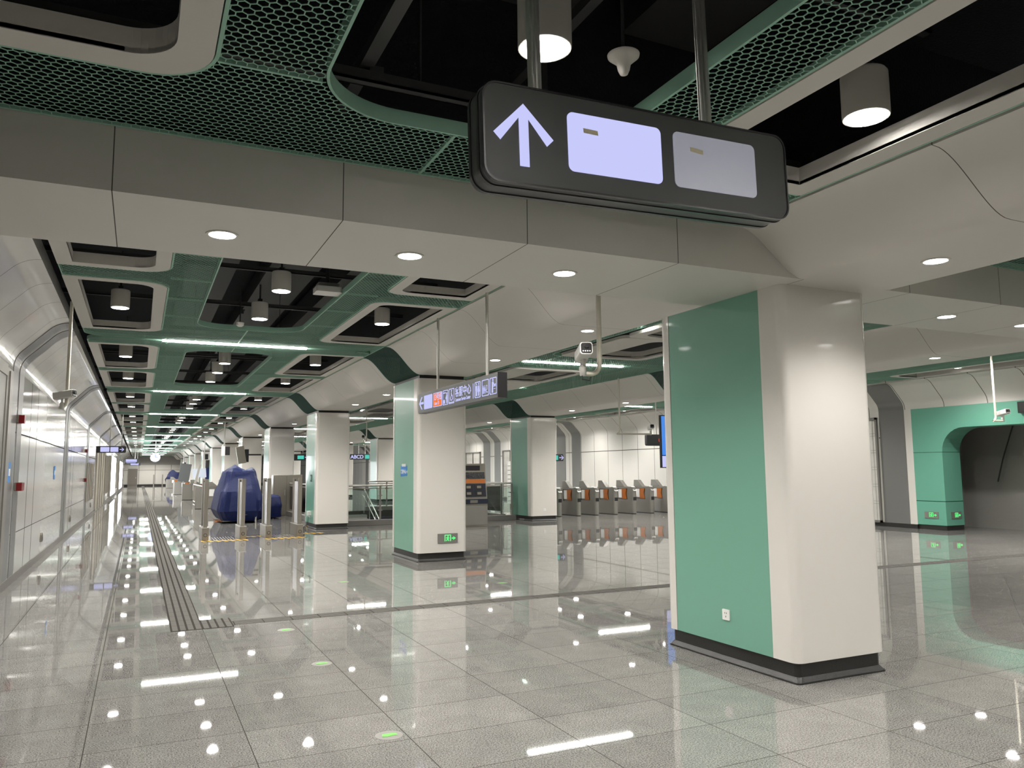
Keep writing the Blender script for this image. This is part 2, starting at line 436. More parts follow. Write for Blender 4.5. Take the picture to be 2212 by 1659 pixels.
# portal in the far side wall
poly = [(7.5, 0.12), (8.8, 0.12)] + [(8.8, 1.96)] + arc((9.4, 1.96), 0.6, 180, 90, 8)[1:] + arc((12.71, 1.96), 0.6, 90, 0, 8) + [(13.31, 0.12), (14.13, 0.12), (14.13, 3.1), (7.5, 3.1)]
structure(MB().prism(poly, MX + 1.65, MX + 2.32, 'X').build('wall_portal', 'green_seam'))
structure(MB().box(MX + 1.67, MX + 2.32, 13.33, 14.13, 0, .12).box(MX + 1.67, MX + 2.32, 7.5, 8.78, 0, .12).build('baseboard_portal', 'plinth'))
structure(box(MX + 1.65, MX + 2.2, 14.13, 14.34, 0.11, 3.1).build('trim_portal', 'white'))
structure(box(MX + 1.66, MX + 2.2, 14.34, 15.1, 0.0, 3.1).build('wall_portal_side', 'grey'))
structure(MB().box(MX + 3.4, MX + 3.6, 7.5, 15.1, 0, 3.1).box(MX + 2.32, MX + 3.4, 14.0, 15.1, 0, 3.1).box(MX + 2.32, MX + 3.6, 7.5, 15.1, 2.75, 3.1).build('wall_portal_inner', 'concrete'))

# ------------------------------------------------------------------ beam and soffits
structure(box(-1.65, MX + 1.65, 4.35, 5.45, 3.03, ZN + .02).build('beam', 'beam'))
structure(box(-1.65, MX + 1.65, 4.40, 5.42, ZN + .02, 5.3).build('beam_upper', 'plenum'))
def s_curve(xt, zt, xb, zb, n=16):
    out = []
    for k in range(n + 1):
        t = k / n; s = t * t * (3 - 2 * t)
        out.append((xt + (xb - xt) * (0.5 * t + 0.5 * (t * 0.9 + 0.05 if 0 < t < 1 else t)), zt + (zb - zt) * s))
    return out
def soffit_poly(x0, x1, zb, zt, flange=0.2):
    l = s_curve(x0 - .65, zt, x0, zb); r = s_curve(x1 + .65, zt, x1, zb)
    return [(x0 - .65, zt + flange)] + l + r[::-1] + [(x1 + .65, zt + flange), (x1 + .60, zt + flange), (x1 + .6, zt + .05), (x0 - .6, zt + .05), (x0 - .6, zt + flange)]
def soffit(x0, x1, y0, y1, zb, zt, name):
    return structure(MB().prism(soffit_poly(x0, x1, zb, zt), y0, y1, 'Y').build(name, 'soffit', smooth=True, ang=35))
ROWS = [(4.55, 5.42), (MX - 5.42, MX - 4.55)]
YCOL = [4.52 + PITCH * k for k in range(13)]
CD = 1.58                                         # column depth
for r, (x0, x1) in enumerate(ROWS):
    soffit(x0, x1, -6, 4.35, 3.03, ZN, 'ceiling_soffit_%s' % ('front', 'front_far')[r])
    for k in range(0, 12):
        ya = YCOL[k] + CD if k else 5.45
        if k and False: pass
        soffit(x0, x1, ya - (0.0), YCOL[k + 1] - 0.0 if k < 11 else YEND, 3.33, ZC, 'ceiling_soffit_%d' % (r * 20 + k + 1))
    # dark void over each column
    for k in range(1, 12):
        structure(box(x0 + .08, x1 - .08, YCOL[k] + .01, YCOL[k] + CD - .01, 3.475, 4.0).build('ceiling_void_%d' % (r * 20 + k), 'plenum'))

# ------------------------------------------------------------------ columns
def column_parts(root, h, gap):
    w, d = 0.94, CD
    e = 0.045
    b = MB()
    # plinth with a small flared foot
    for z0, z1, o0, o1 in ((0, .012, 0.0, 0.0), (.012, .045, 0.006, 0.03), (.045, .15, 0.032, 0.032)):
        ring0 = rrect(o0, w - o0, o0, d - o0, .035, 3); ring1 = rrect(o1, w - o1, o1, d - o1, .035, 3)
        n = len(ring0)
        b.add([(x, y, z0) for x, y in ring0] + [(x, y, z1) for x, y in ring1],
              [tuple(range(n - 1, -1, -1)), tuple(range(n, 2 * n))] + [(i, (i + 1) % n, (i + 1) % n + n, i + n) for i in range(n)])
    b.build('plinth', 'plinth', root)
    # white casing: C-shaped shells on the two short sides, with the coloured panels let in between
    gy0, gy1 = .245, d - .14
    def shell(ya, yb, near):
        r = (.07, .07, 0.0, 0.0) if near else (0, 0, .07, .07)
        return rrect(0, w, ya, yb, r, 5)
    MB().prism(shell(0, gy0, True), .15, h, 'Z').build('white_panel', 'white', root, smooth=True)
    MB().prism(shell(gy1, d, False), .15, h, 'Z').build('white_panel', 'white', root, smooth=True)
    box(.004, w - .004, gy0 + .005, gy1 - .005, .15, h).build('green_panel', 'green', root)
    box(.012, w - .012, gy0 - .01, gy1 + .01, .15, h - .002).build('shadow_joint', 'black', root)
    if gap:
        box(.04, w - .04, .04, d - .04, h, h + .2).build('top_reveal', 'black', root)
c1 = thing('column', 'nearest column, white with a wide green side panel and a power socket', 'column', (ROWS[0][0] - .09, YCOL[0], 0), group='columns of the near row')
column_parts(c1, 3.03, False)
c2 = thing('column', 'white and green column carrying a lit green exit sign near its foot', 'column', (ROWS[0][0] - .06, YCOL[1], 0), group='columns of the near row')
column_parts(c2, 3.27, True)
for k in range(2, 12):
    lab = {2: 'white and green column with a white power adaptor, by the sensor posts',
           3: 'white and green column behind the brushed steel cabinet'}.get(k, '%s white and green column of the near row from the camera' % ORD[k])
    copy_tree(c2, (ROWS[0][0] - .06, YCOL[k], 0), label=lab)
for k in range(1, 8):
    lab = {1: 'column of the far row hidden mostly behind the nearest column, with a blue screen',
           2: 'far row column wrapped in wavy green film beside the ticket gates',
           3: 'far row column seen over the stair railing beside the second near-row column'}.get(k, '%s column of the far row past the stairs, white and green' % ORD[k])
    c = copy_tree(c2, (ROWS[1][0] - .02, YCOL[k], 0), label=lab)
    c['group'] = 'columns of the far row'

# green mesh wraps that fold over the coves at each column
def wrap_mesh(root):
    prof = s_curve(-.65, ZC - 3.33, 0, 0, 24) + [(.06, 0.0)]
    prof = [(-.70, ZC - 3.33)] + prof
    L = [0]
    for a, b in zip(prof, prof[1:]): L.append(L[-1] + math.hypot(b[0] - a[0], b[1] - a[1]))
    T = L[-1]
    def mp(u, y, d):
        for i in range(len(L) - 1):
            if u <= L[i + 1] or i == len(L) - 2:
                t = (u - L[i]) / max(L[i + 1] - L[i], 1e-6)
                (ax, az), (bx, bz) = prof[i], prof[i + 1]
                dx, dz = bx - ax, bz - az; n = math.hypot(dx, dz)
                return (ax + dx * t + (-dz / n) * d * 1, y, az + dz * t + (dx / n) * d)
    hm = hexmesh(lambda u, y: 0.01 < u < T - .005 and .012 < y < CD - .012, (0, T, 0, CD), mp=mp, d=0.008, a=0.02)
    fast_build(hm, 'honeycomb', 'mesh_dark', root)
    t = MB()
    for y0, y1 in ((0, .014), (CD - .014, CD)):
        pts = prof; n = len(pts)
        poly = [(x, z) for x, z in pts] + [(x + .01, z + .022) for x, z in pts[::-1]]
        t.prism(poly, y0, y1, 'Y')
    t.box(-.705, -.685, 0, CD, ZC - 3.33 - .004, ZC - 3.33 + .09)
    t.build('edge_trim', 'mesh', root)
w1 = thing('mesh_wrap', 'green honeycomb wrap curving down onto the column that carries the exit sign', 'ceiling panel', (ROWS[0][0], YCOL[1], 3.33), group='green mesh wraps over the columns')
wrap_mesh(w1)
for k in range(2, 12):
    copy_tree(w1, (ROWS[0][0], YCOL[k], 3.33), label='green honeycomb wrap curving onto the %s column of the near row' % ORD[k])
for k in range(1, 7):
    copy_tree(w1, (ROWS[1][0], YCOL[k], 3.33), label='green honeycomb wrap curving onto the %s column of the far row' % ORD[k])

# ------------------------------------------------------------------ hung ceilings
RA, RB = (0.65, 4.10), (4.62, 8.12)               # the two pale rings of a bay, in y
def inside_bay(y_end, op):
    def f(x, y):
        if not in_rrect(x, y, -.85, 3.86, .09, y_end, .30): return False
        for a, b in (RA, RB):
            if in_rrect(x, y, -.9, .235, a - .012, b + .012, (0, .3, .3, 0)): return False
            if in_rrect(x, y, 2.665, 3.9, a - .012, b + .012, (.22, 0, 0, .22)): return False
        if in_rrect(x, y, .685, 2.235, op[0] - .015, op[1] + .015, .42): return False
        return True
    return f
def mesh_panel(root, y_end, op, y_from=0.06, ys=(2.0, 3.2, 4.36, 5.5, 6.7)):
    f0 = inside_bay(y_end, op)
    f = (lambda x, y: f0(x, y) and y > y_from)
    fast_build(hexmesh(f, (-.9, 3.9, y_from, y_end)), 'honeycomb', 'mesh', root)
    t = MB()
    t.frame(rrect(.686, 2.234, op[0] - .014, op[1] + .014, .434, 14), rrect(.70, 2.22, op[0], op[1], .42, 14), -.002, .075)
    for a, b in (RA, RB):
        t.frame(rrect(-.855, .245, a - .022, b + .022, (.01, .31, .31, .01), 10), rrect(-.845, .228, a - .005, b + .005, (.01, .29, .29, .01), 10), -.001, .03)
        t.frame(rrect(2.655, 3.835, a - .022, b + .022, (.23, .01, .01, .23), 10), rrect(2.672, 3.825, a - .005, b + .005, (.21, .01, .01, .21), 10), -.001, .03)
    if y_from < .1: t.frame(rrect(-.858, 3.868, .082, y_end + .008, .308, 8), rrect(-.846, 3.856, .094, y_end - .004, .296, 8), -.002, .05)
    else: t.box(-.85, 3.86, y_end - .012, y_end + .004, -.002, .018).box(-.856, -.842, y_from, y_end, 0, .05).box(3.852, 3.866, y_from, y_end, 0, .05)
    t.build('edge_trim', 'mesh', root)
    def seam(*a): box(*a, -.002, .02).build('seam_strip', 'mesh', root)
    for y in ys:
        seam(.24, .69, y - .008, y + .008); seam(2.23, 2.66, y - .008, y + .008)
    seam(1.442, 1.458, op[1] + .02, y_end)
    if y_from < .1: seam(1.442, 1.458, .06, op[0] - .02)
def ring_left(a, b):
    m = MB()
    m.frame(rrect(-.86, .222, a, b, (.005, .28, .28, .005), 10), rrect(-.71, .075, a + .15, b - .15, (.005, .20, .20, .005), 10), -.004, .02)
    o = rrect(-.71, .075, a + .15, b - .15, (.005, .20, .20, .005), 10); i = rrect(-.722, .087, a + .138, b - .138, (.005, .21, .21, .005), 10)
    return m.frame(i, o, .0, .11)
def ring_right(a, b):
    m = MB()
    m.frame(rrect(2.68, 3.84, a, b, (.20, .005, .005, .20), 10), rrect(2.82, 3.69, a + .14, b - .14, (.14, .005, .005, .14), 10), -.004, .02)
    o = rrect(2.82, 3.69, a + .14, b - .14, (.14, .005, .005, .14), 10); i = rrect(2.808, 3.702, a + .128, b - .128, (.15, .005, .005, .15), 10)
    return m.frame(i, o, .0, .11)

# over the camera
ny = -4.45
near = thing('mesh_ceiling_panel', 'near green honeycomb ceiling panel in front of the cross beam', 'ceiling panel', (0, ny, ZN), group='green honeycomb ceiling panels')
mesh_panel(near, 8.785, (1.0, 8.17), y_from=2.6, ys=(7.9,))
for nm, fn, (a, b), lab in (('ceiling_ring', ring_left, RB, 'big pale ring frame in the ceiling above the camera beside the near honeycomb'),
                            ('ceiling_ring', ring_right, RB, 'pale ring frame around the dark opening with a lamp, above the hanging arrow sign'),
                            ('ceiling_ring', ring_left, RA, 'pale ring frame just behind the camera on the shiny wall side'),
                            ('ceiling_ring', ring_right, RA, 'pale ring frame just behind the camera on the column side')):
    o = fn(a, b).build(nm, 'frame'); o.location = (0, ny, ZN)
    tag(o, lab, 'ceiling frame', 'pale ceiling ring frames')
# bays past the beam
m1 = thing('mesh_ceiling_panel', 'green honeycomb ceiling panel, first bay past the cross beam, shiny wall aisle', 'ceiling panel', (0, YB[0], ZC), group='green honeycomb ceiling panels')
mesh_panel(m1, PITCH - .09, (1.0, 7.45))
rings = []
for fn, rg, side in ((ring_left, RA, 0), (ring_left, RB, 1), (ring_right, RA, 2), (ring_right, RB, 3)):
    rings.append(fn(*rg).build('ceiling_ring', 'frame'))
SIDE = ('front ring by the shiny wall', 'rear ring by the shiny wall', 'front ring by the columns', 'rear ring by the columns')
for o, s in zip(rings, SIDE):
    o.location = (0, YB[0], ZC); tag(o, 'pale ceiling frame, %s, first bay past the cross beam' % s, 'ceiling frame', 'pale ceiling ring frames')
SPOT0 = (-.32, 2.75)
# lights
def circle(r, n): return [(r * math.cos(2 * PI * k / n), r * math.sin(2 * PI * k / n)) for k in range(n)]
def drum(root):
    MB().lathe([(.118, 0), (.120, .012), (.120, .235), (.112, .247), (.02, .25)], n=28).build('lamp_body', 'lamp', root, smooth=True)
    MB().add([(x, y, -.003) for x, y in circle(.106, 20)], [tuple(range(20))]).build('lamp_lens', 'glow', root)
    MB().box(-.012, .012, -.012, .012, .25, .8).box(-.03, .03, -.045, .045, .25, .30).build('lamp_bracket', 'strut', root)
GRP_L = 'white drum ceiling lights'
def spot(name, power, size, blend, parent, z):
    l = bpy.data.lights.new(name, 'SPOT'); l.energy = power; l.spot_size = math.radians(size); l.spot_blend = blend; l.shadow_soft_size = .09; l.color = WARM
    o = bpy.data.objects.new(name, l); COL.objects.link(o); o.parent = parent; o.location = (0, 0, z)
dr = thing('drum_light', 'white drum light behind the arrow sign pole in the near ceiling opening', 'ceiling light', (1.55, 2.9, 3.45), group=GRP_L)
drum(dr)
spot('drum_lamp', DRUM_W, 150, .75, dr, -.012)
copy_tree(dr, (3.43, 2.80, 3.45), label='white drum light in the pale ring opening above the end of the arrow sign')
copy_tree(dr, (1.55, .4, 3.45), label='white drum light directly above the camera in the central opening')
for o in COL.objects:
    if o.type == 'LIGHT' and o.name.startswith('drum_lamp'): o.data.energy = NEAR_W
ZL = 3.86
near_data = dr.children[-1].data if dr.children[-1].type == 'LIGHT' else [c for c in dr.children if c.type == 'LIGHT'][0].data
far_data = near_data.copy(); far_data.energy = DRUM_W
dr_far = copy_tree(dr, (SPOT0[0], YB[0] + SPOT0[1], ZL), label='white drum light, front one by the wall, first bay of the shiny wall aisle')
[c for c in dr_far.children if c.type == 'LIGHT'][0].data = far_data
SPOT = [(-.32, 2.75, 'front one by the wall'), (-.32, 6.65, 'rear one by the wall'),
        (1.53, 3.10, 'front one in the central opening'), (1.53, 4.78, 'middle one in the central opening'), (1.53, 6.75, 'rear one in the central opening'),
        (3.31, 2.65, 'front one by the columns'), (3.31, 6.45, 'rear one by the columns')]
bar = thing('pendant_light_bar', 'long white light bar across the ceiling at the column with the exit sign', 'ceiling light', (1.45, YB[1], 3.80), group='long light bars')
MB().box(-1.19, 1.19, -.06, .06, 0.0, .07).box(-.7, -.69, -.005, .005, .07, 1.5).box(.69, .7, -.005, .005, .07, 1.5).build('housing', 'strut', bar)
box(-1.175, -.006, -.05, .05, -.02, -.001).build('diffuser', 'glow_bar', bar)
box(.006, 1.175, -.05, .05, -.02, -.001).build('diffuser', 'glow_bar', bar)
for k in range(1, 12):
    if k > 1: copy_tree(bar, (1.45, YB[k], 3.80), label='long light bar across the shiny wall aisle, %s bar past the cross beam' % ORD[k - 1])
for k in range(1, 13):
    bay = ORD[k - 1]
    if k > 1:
        copy_tree(m1, (0, YB[k - 1], ZC), label='green honeycomb ceiling panel, %s bay of the shiny wall aisle' % bay)
        for o, s in zip(rings, SIDE):
            copy_tree(o, (0, YB[k - 1], ZC), label='pale ceiling frame, %s, %s bay past the cross beam' % (s, bay))
    for x, y, s in SPOT:
        if k == 1 and (x, y) == SPOT0: continue
        copy_tree(dr_far, (x, YB[k - 1] + y, ZL), label='white drum light, %s, %s bay of the shiny wall aisle' % (s, bay))
# far aisle: the same ceiling mirrored
for k in range(1, 8):
    bay = ORD[k - 1]
    copy_tree(m1, (MX, YB[k - 1], ZC), scale=(-1, 1, 1), label='green honeycomb ceiling panel of the %s bay in the portal wall aisle' % bay)
    for o, s in zip(rings, SIDE):
        copy_tree(o, (MX, YB[k - 1], ZC), scale=(-1, 1, 1), label='pale ceiling frame, %s, %s bay of the portal aisle' % (s.replace('shiny', 'portal'), bay))
    for x, y, s in SPOT:
        copy_tree(dr_far, (MX - x, YB[k - 1] + y, ZL), label='white drum light, %s, %s bay of the portal aisle' % (s, bay))
    copy_tree(bar, (MX - 1.45, YB[k], 3.80), label='long light bar across the portal wall aisle, %s bar past the cross beam' % ORD[k - 1])
# middle aisle
def mid_inside(x, y):
    if not in_rrect(x, y, 6.12, 10.56, .06, PITCH - .06, .1): return False
    return not in_rrect(x, y, 7.06, 9.22, .86, 8.02, .25)
mm = thing('mesh_ceiling_panel', 'green honeycomb ceiling panel of the first bay in the middle aisle', 'ceiling panel', (0, YB[0], ZC), group='green honeycomb ceiling panels')
fast_build(hexmesh(mid_inside, (6.1, 10.6, .06, 8.84)), 'honeycomb', 'mesh', mm)
t = MB().frame(rrect(7.045, 9.235, .845, 8.035, .26, 10), rrect(7.065, 9.215, .865, 8.015, .25, 10), -.002, .06)
t.box(6.12, 10.56, .05, .066, -.002, .06).box(6.12, 10.56, 8.834, 8.85, -.002, .06).box(6.112, 6.126, .06, 8.84, 0, .05).box(10.554, 10.568, .06, 8.84, 0, .05)
t.build('edge_trim', 'mesh', mm)
for x in (7.36, 8.14, 8.92):
    box(x - .008, x + .008, .06, .85, -.002, .02).build('seam_strip', 'mesh', mm); box(x - .008, x + .008, 8.03, 8.84, -.002, .02).build('seam_strip', 'mesh', mm)
plates = []
for a, b, kind in ((.97, 3.25, 0), (3.27, 5.58, 1), (5.60, 7.88, 2)):
    m = MB()
    o_ = rrect(7.20, 9.08, a, b, .16, 8)
    if kind == 1:
        m.frame(o_, rrect(7.40, 8.30, a + .2, b - .2, .2, 8), -.03, .02); m.frame(rrect(7.388, 8.312, a + .188, b - .188, .2, 8), rrect(7.40, 8.30, a + .2, b - .2, .2, 8), 0, .12)
    else:
        m.frame(o_, rrect(7.90, 8.92, a + .16, b - .16, .2, 8), -.03, .02); m.frame(rrect(7.888, 8.932, a + .148, b - .148, .2, 8), rrect(7.90, 8.92, a + .16, b - .16, .2, 8), 0, .12)
    o = m.build('ceiling_plate', 'frame'); o.location = (0, YB[0], ZC)
    tag(o, 'pale rounded ceiling plate, %s of three, first bay of the middle aisle' % ORD[kind], 'ceiling frame', 'pale plates of the middle aisle')
    plates.append(o)
for k in range(1, 8):
    bay = ORD[k - 1]
    if k > 1:
        copy_tree(mm, (0, YB[k - 1], ZC), label='green honeycomb ceiling panel of the %s bay in the middle aisle' % bay)
        for i, o in enumerate(plates):
            copy_tree(o, (0, YB[k - 1], ZC), label='pale rounded ceiling plate, %s of three, %s bay of the middle aisle' % (ORD[i], bay))
    for x, y, s in ((7.13, 4.9, 'the one by the near columns'), (9.15, 4.75, 'the one by the far columns'), (9.55, 4.65, 'light in the mesh beside the far columns')):
        if x > 9.3: continue
        copy_tree(dr_far, (x, YB[k - 1] + y, ZL), label='white drum light, %s, %s bay of the middle aisle' % (s, bay))
    copy_tree(bar, (8.14, YB[k], 3.80), label='long light bar across the middle aisle, %s bar past the cross beam' % ORD[k - 1])
# near middle ceiling, a plain honeycomb
nm_ = thing('mesh_ceiling_panel', 'honeycomb ceiling panel of the middle aisle in front of the cross beam', 'ceiling panel', (0, 0, ZN), group='green honeycomb ceiling panels')
fast_build(hexmesh(lambda x, y: 6.08 < x < 10.58 and 1.5 < y < 4.335, (6.05, 10.6, 1.5, 4.35)), 'honeycomb', 'mesh', nm_)
MB().box(6.06, 10.6, 4.325, 4.34, -.002, .06).box(6.06, 6.075, 1.5, 4.34, 0, .05).box(10.585, 10.6, 1.5, 4.34, 0, .05).build('edge_trim', 'mesh', nm_)
for x, s in ((-.32, 'shiny wall side'), (1.55, 'shiny wall aisle'), (3.43, 'near column side'), (7.1, 'middle aisle'), (9.4, 'far column side'), (13.3, 'portal aisle'), (15.1, 'centre of the portal aisle'), (16.9, 'portal wall side')):
    for j, y in enumerate((2.8, .4, -1.6, -3.6, -5.2)):
        if (j == 0 and x < 4) or (j == 1 and x == 1.55): continue
        copy_tree(dr, (x, y, 3.45), label='white drum light before the cross beam, %s, %s from it' % (s, ORD[j]), lamps=j < 2 or (j == 2 and x < 8))

# recessed downlights in the beam and the soffits
dl = thing('downlight', 'round recessed downlight in the cross beam, one nearest the shiny wall', 'ceiling light', (.40, 4.91, 3.03), group='round recessed downlights')
MB().frame(rrect(-.095, .095, -.095, .095, .0949, 8), rrect(-.078, .078, -.078, .078, .0779, 8), -.006, .0).build('trim_ring', 'lamp', dl)
MB().add([(x, y, -.003) for x, y in circle(.078, 20)], [tuple(range(20))]).build('lens', 'glow_dl', dl)
spot('downlight_lamp', DL_W, 140, .7, dl, -.012)
for x, lab in ((1.58, 'round downlight in the cross beam, middle one of the three above the hall'), (2.76, 'round downlight in the cross beam, one beside the nearest column'),
               (6.95, 'round downlight in the cross beam just past the nearest column'), (8.13, 'round downlight in the cross beam over the middle aisle'),
               (9.31, 'round downlight in the cross beam close to the far column row'), (13.3, 'round downlight in the cross beam by the portal wall aisle')):
    copy_tree(dl, (x, 4.91, 3.03), label=lab)
copy_tree(dl, (4.98, 3.57, 3.03), label='round downlight in the soffit in front of the nearest column')
copy_tree(dl, (4.98, 1.2, 3.03), label='round downlight in the soffit behind the camera')
for r in (0, 1):
    for k in range(1, 12 if r == 0 else 7):
        for y, s in ((3.16, 'front'), (6.0, 'rear')):
            copy_tree(dl, ((5.02, 11.48)[r], YB[k - 1] + y, 3.33), label='round downlight over the %s column row, %s one of the %s bay' % (('near', 'far')[r], s, ORD[k - 1]))

# services seen in the dark openings
def strut_obj(name, mb, label, cat, grp, loc=(0, 0, 0)):
    o = mb.build(name, 'strut'); o.location = loc
    return tag(o, label, cat, grp)
def channel(x0, x1, y, z):
    return MB().box(x0, x1, y - .028, y + .028, z, z + .012).box(x0, x1, y - .028, y - .02, z, z + .06).box(x0, x1, y + .02, y + .028, z, z + .06)
for i, x in enumerate((.35, 1.75, 2.9)):
    strut_obj('air_duct', box(x, x + .7, -5.5, 4.3, 4.6, 5.0), 'black air duct above the camera in the near ceiling void, %s from the shiny wall' % ORD[i], 'air duct', 'black air ducts above the camera')
for i, (y, z) in enumerate(((3.74, 3.56), (2.75, 4.0), (1.2, 3.8))):
    strut_obj('support_rail', channel(-1.6, 3.9, y, z).box(1.25, 1.26, y - .01, y + .01, z, z + .6).box(.98, 1.05, y - .03, y + .03, z + .02, z + .09), 'dark support rail crossing the near ceiling void, %s from the cross beam' % ORD[i], 'support rail', 'dark support rails in the ceiling void')
strut_obj('support_rail', MB().box(.93, 1.0, -3, 4.3, 3.64, 3.70), 'dark rail running lengthwise in the near central opening beside the arrow', 'support rail', 'dark support rails in the ceiling void')
strut_obj('support_rail', MB().box(2.05, 2.11, .5, 4.3, 4.05, 4.11).box(2.06, 2.1, 3.9, 3.94, 3.5, 4.05), 'dark lengthwise rail with a drop rod behind the smoke sensor', 'support rail', 'dark support rails in the ceiling void')
for i, x in enumerate((.55, 1.75, 2.9)):
    strut_obj('air_duct', box(x, x + .7, 5.5, YEND - 2, 4.75, 5.15), 'long black air duct in the ceiling void, %s from the shiny wall' % ORD[i], 'air duct', 'black air ducts above the shiny wall aisle')
for k in range(1, 6):
    for j, (y, z) in enumerate(((.9, 4.15), (2.5, 4.3), (4.2, 4.15), (5.6, 4.3), (7.3, 4.15))):
        strut_obj('support_rail', channel(-1.6, 3.9, YB[k - 1] + y, z), 'dark support rail across the ceiling void, %s of the %s bay' % (ORD[j], ORD[k - 1]), 'support rail', 'dark support rails in the ceiling void')
    strut_obj('cable_tray', MB().box(1.50, 1.56, YB[k - 1] + .2, YB[k - 1] + 8.7, 4.38, 4.44).box(.86, .92, YB[k - 1] + .2, YB[k - 1] + 8.7, 4.45, 4.5), 'dark lengthwise cable tray above the central opening of the %s bay' % ORD[k - 1], 'cable tray', 'cable trays')
# ------------------------------------------------------------------ hanging signs
def arrow_poly(w, h, t, head):
    """upward arrow, origin at its centre"""
    s = t / math.sqrt(2) * 1.0
    x = w / 2; top = h / 2
    return [(0, top), (x, top - x), (x - t * .71, top - x - t * .71), (t / 2, top - t * 1.42 - (0)), (t / 2, -h / 2), (-t / 2, -h / 2), (-t / 2, top - t * 1.42), (-(x - t * .71), top - x - t * .71), (-x, top - x)]
RX = Matrix.Rotation(PI / 2, 4, 'X')                  # xy -> xz, facing -y
def face_prism(poly, d0, d1): return MB().prism(poly, d0, d1, 'Y')
s1 = thing('hanging_sign', 'large dark grey hanging sign with an upward arrow and two blank panels', 'sign', (1.59, 2.2, 2.70))
s1.rotation_euler = (0, -math.radians(1.5), 0)
hw, hh = .642, .168
MB().prism(rrect(-hw, hw, -hh, hh, .055, 8), .012, .128, 'Y').build('sign_box', 'sign_body', s1, smooth=True, bevel=.004)
MB().frame(rrect(-hw - .004, hw + .004, -hh - .004, hh + .004, .058, 8), rrect(-hw + .006, hw - .006, -hh + .006, hh - .006, .05, 8), -.045, -.030).build('edge_band', 'sign_trim', s1).rotation_euler = (PI / 2, 0, 0)
MB().frame(rrect(-hw - .004, hw + .004, -hh - .004, hh + .004, .058, 8), rrect(-hw + .006, hw - .006, -hh + .006, hh - .006, .05, 8), -.112, -.097).build('edge_band', 'sign_trim', s1).rotation_euler = (PI / 2, 0, 0)
MB().frame(rrect(-hw, hw, -hh, hh, .055, 8), rrect(-hw + .006, hw - .006, -hh + .006, hh - .006, .05, 8), -.012, .004).build('face_bezel', 'sign_trim', s1).rotation_euler = (PI / 2, 0, 0)
MB().prism(rrect(-hw + .006, hw - .006, -hh + .006, hh - .006, .05, 8), 0, .012, 'Y').build('face_plate', 'sign_body', s1)
ap = [(x - .497 , z + .0) for x, z in arrow_poly(.218, .212, .034, .1)]
face_prism(ap, -.003, 0).build('arrow', 'sign_white', s1)
p = face_prism(rrect(-.332, .050, -.098, .108, .022, 6), -.003, 0).build('blank_panel', 'sign_white', s1); p['label'] = 'lit lilac blank panel'
p = face_prism(rrect(.104, .484, -.098, .108, .022, 6), -.003, 0).build('blank_panel', 'sign_dim', s1); p['label'] = 'dim pale grey blank panel with a faint added glow'
face_prism([(-.272, .058), (-.215, .056), (-.213, .040), (-.270, .042)], -.0045, -.003).build('tape_piece', 'tape', s1)
face_prism([(.178, .058), (.236, .053), (.235, .036), (.179, .042)], -.0045, -.003).build('tape_piece', 'tape', s1)
def fluted(x, z1=1.6):
    pts = []
    for k in range(24):
        a = 2 * PI * k / 24; r = .0235 if k % 4 else .0195
        pts.append((x + r * math.cos(a), .07 + r * math.sin(a)))
    return MB().prism(pts, hh, z1, 'Z')
fluted(-.412).build('hanger_pole', 'steel_light', s1); fluted(.318).build('hanger_pole', 'steel_light', s1)

# guide sign with words and icons along the near column row
s2 = thing('hanging_sign', 'dark hanging guide sign with a back arrow, line and service centre writing', 'sign', (3.77, 9.80, 2.60))
MB().prism(rrect(-1.46, 1.46, -.148, .148, .03, 5), .0, .115, 'X').build('sign_box', 'sign_body', s2, bevel=.004)
MB().box(-.004, .119, -1.465, -1.435, -.15, .15).build('end_cap', 'sign_trim', s2)
def S2(poly, mat, name, d=.004): return MB().prism(poly, -d, 0.0, 'X').build(name, mat, s2)
def Y(y): return y - 9.80
def Zs(z): return z - 2.60
def rr(y0, y1, z0, z1, r=.02): return rrect(Y(min(y0, y1)), Y(max(y0, y1)), Zs(z0), Zs(z1), r, 4)
# the face is seen from -x, so the reading direction runs towards -y
S2([(Y(11.21), 0), (Y(11.10), .092), (Y(11.06), .092), (Y(11.145), .017), (Y(11.01), .017), (Y(11.01), -.017), (Y(11.145), -.017), (Y(11.06), -.092), (Y(11.10), -.092)], 'sign_white', 'arrow')
S2(rr(10.985, 10.625, 2.50, 2.702), 'sign_white', 'blank_panel')
S2(rr(10.585, 10.225, 2.50, 2.702), 'sign_white', 'line_panel_border'); S2(rr(10.573, 10.237, 2.510, 2.692, .014), 'sign_orange', 'line_panel', .006)
def icon(y0, y1, shapes, z0=2.498, z1=2.702):
    o = MB().frame(rr(y0, y1, z0, z1, .02), rr(y0 - .012, y1 + .012, z0 + .011, z1 - .011, .014), 0, .004)
    o.v = [(-p[2], p[0], p[1]) for p in o.v]
    cy = Y((y0 + y1) / 2)
    for poly in shapes:
        o.prism([(cy - x, z) for x, z in poly], -.004, 0, 'X')
    return o.build('icon', 'sign_white', s2)
def disc(cx, cz, r, n=10): return [(cx + r * math.cos(2 * PI * k / n), cz + r * math.sin(2 * PI * k / n)) for k in range(n)]
def rect(x0, x1, z0, z1): return [(x0, z0), (x1, z0), (x1, z1), (x0, z1)]
icon(10.195, 9.985, [rect(-.075, .01, .058, .074), rect(-.075, -.015, -.082, -.03), disc(.052, .052, .016), rect(.035, .075, -.03, .034), rect(.038, .053, -.08, -.03), rect(.06, .074, -.08, -.03), [(.035, .02), (.01, -.01), (.016, -.022), (.042, .0)]])
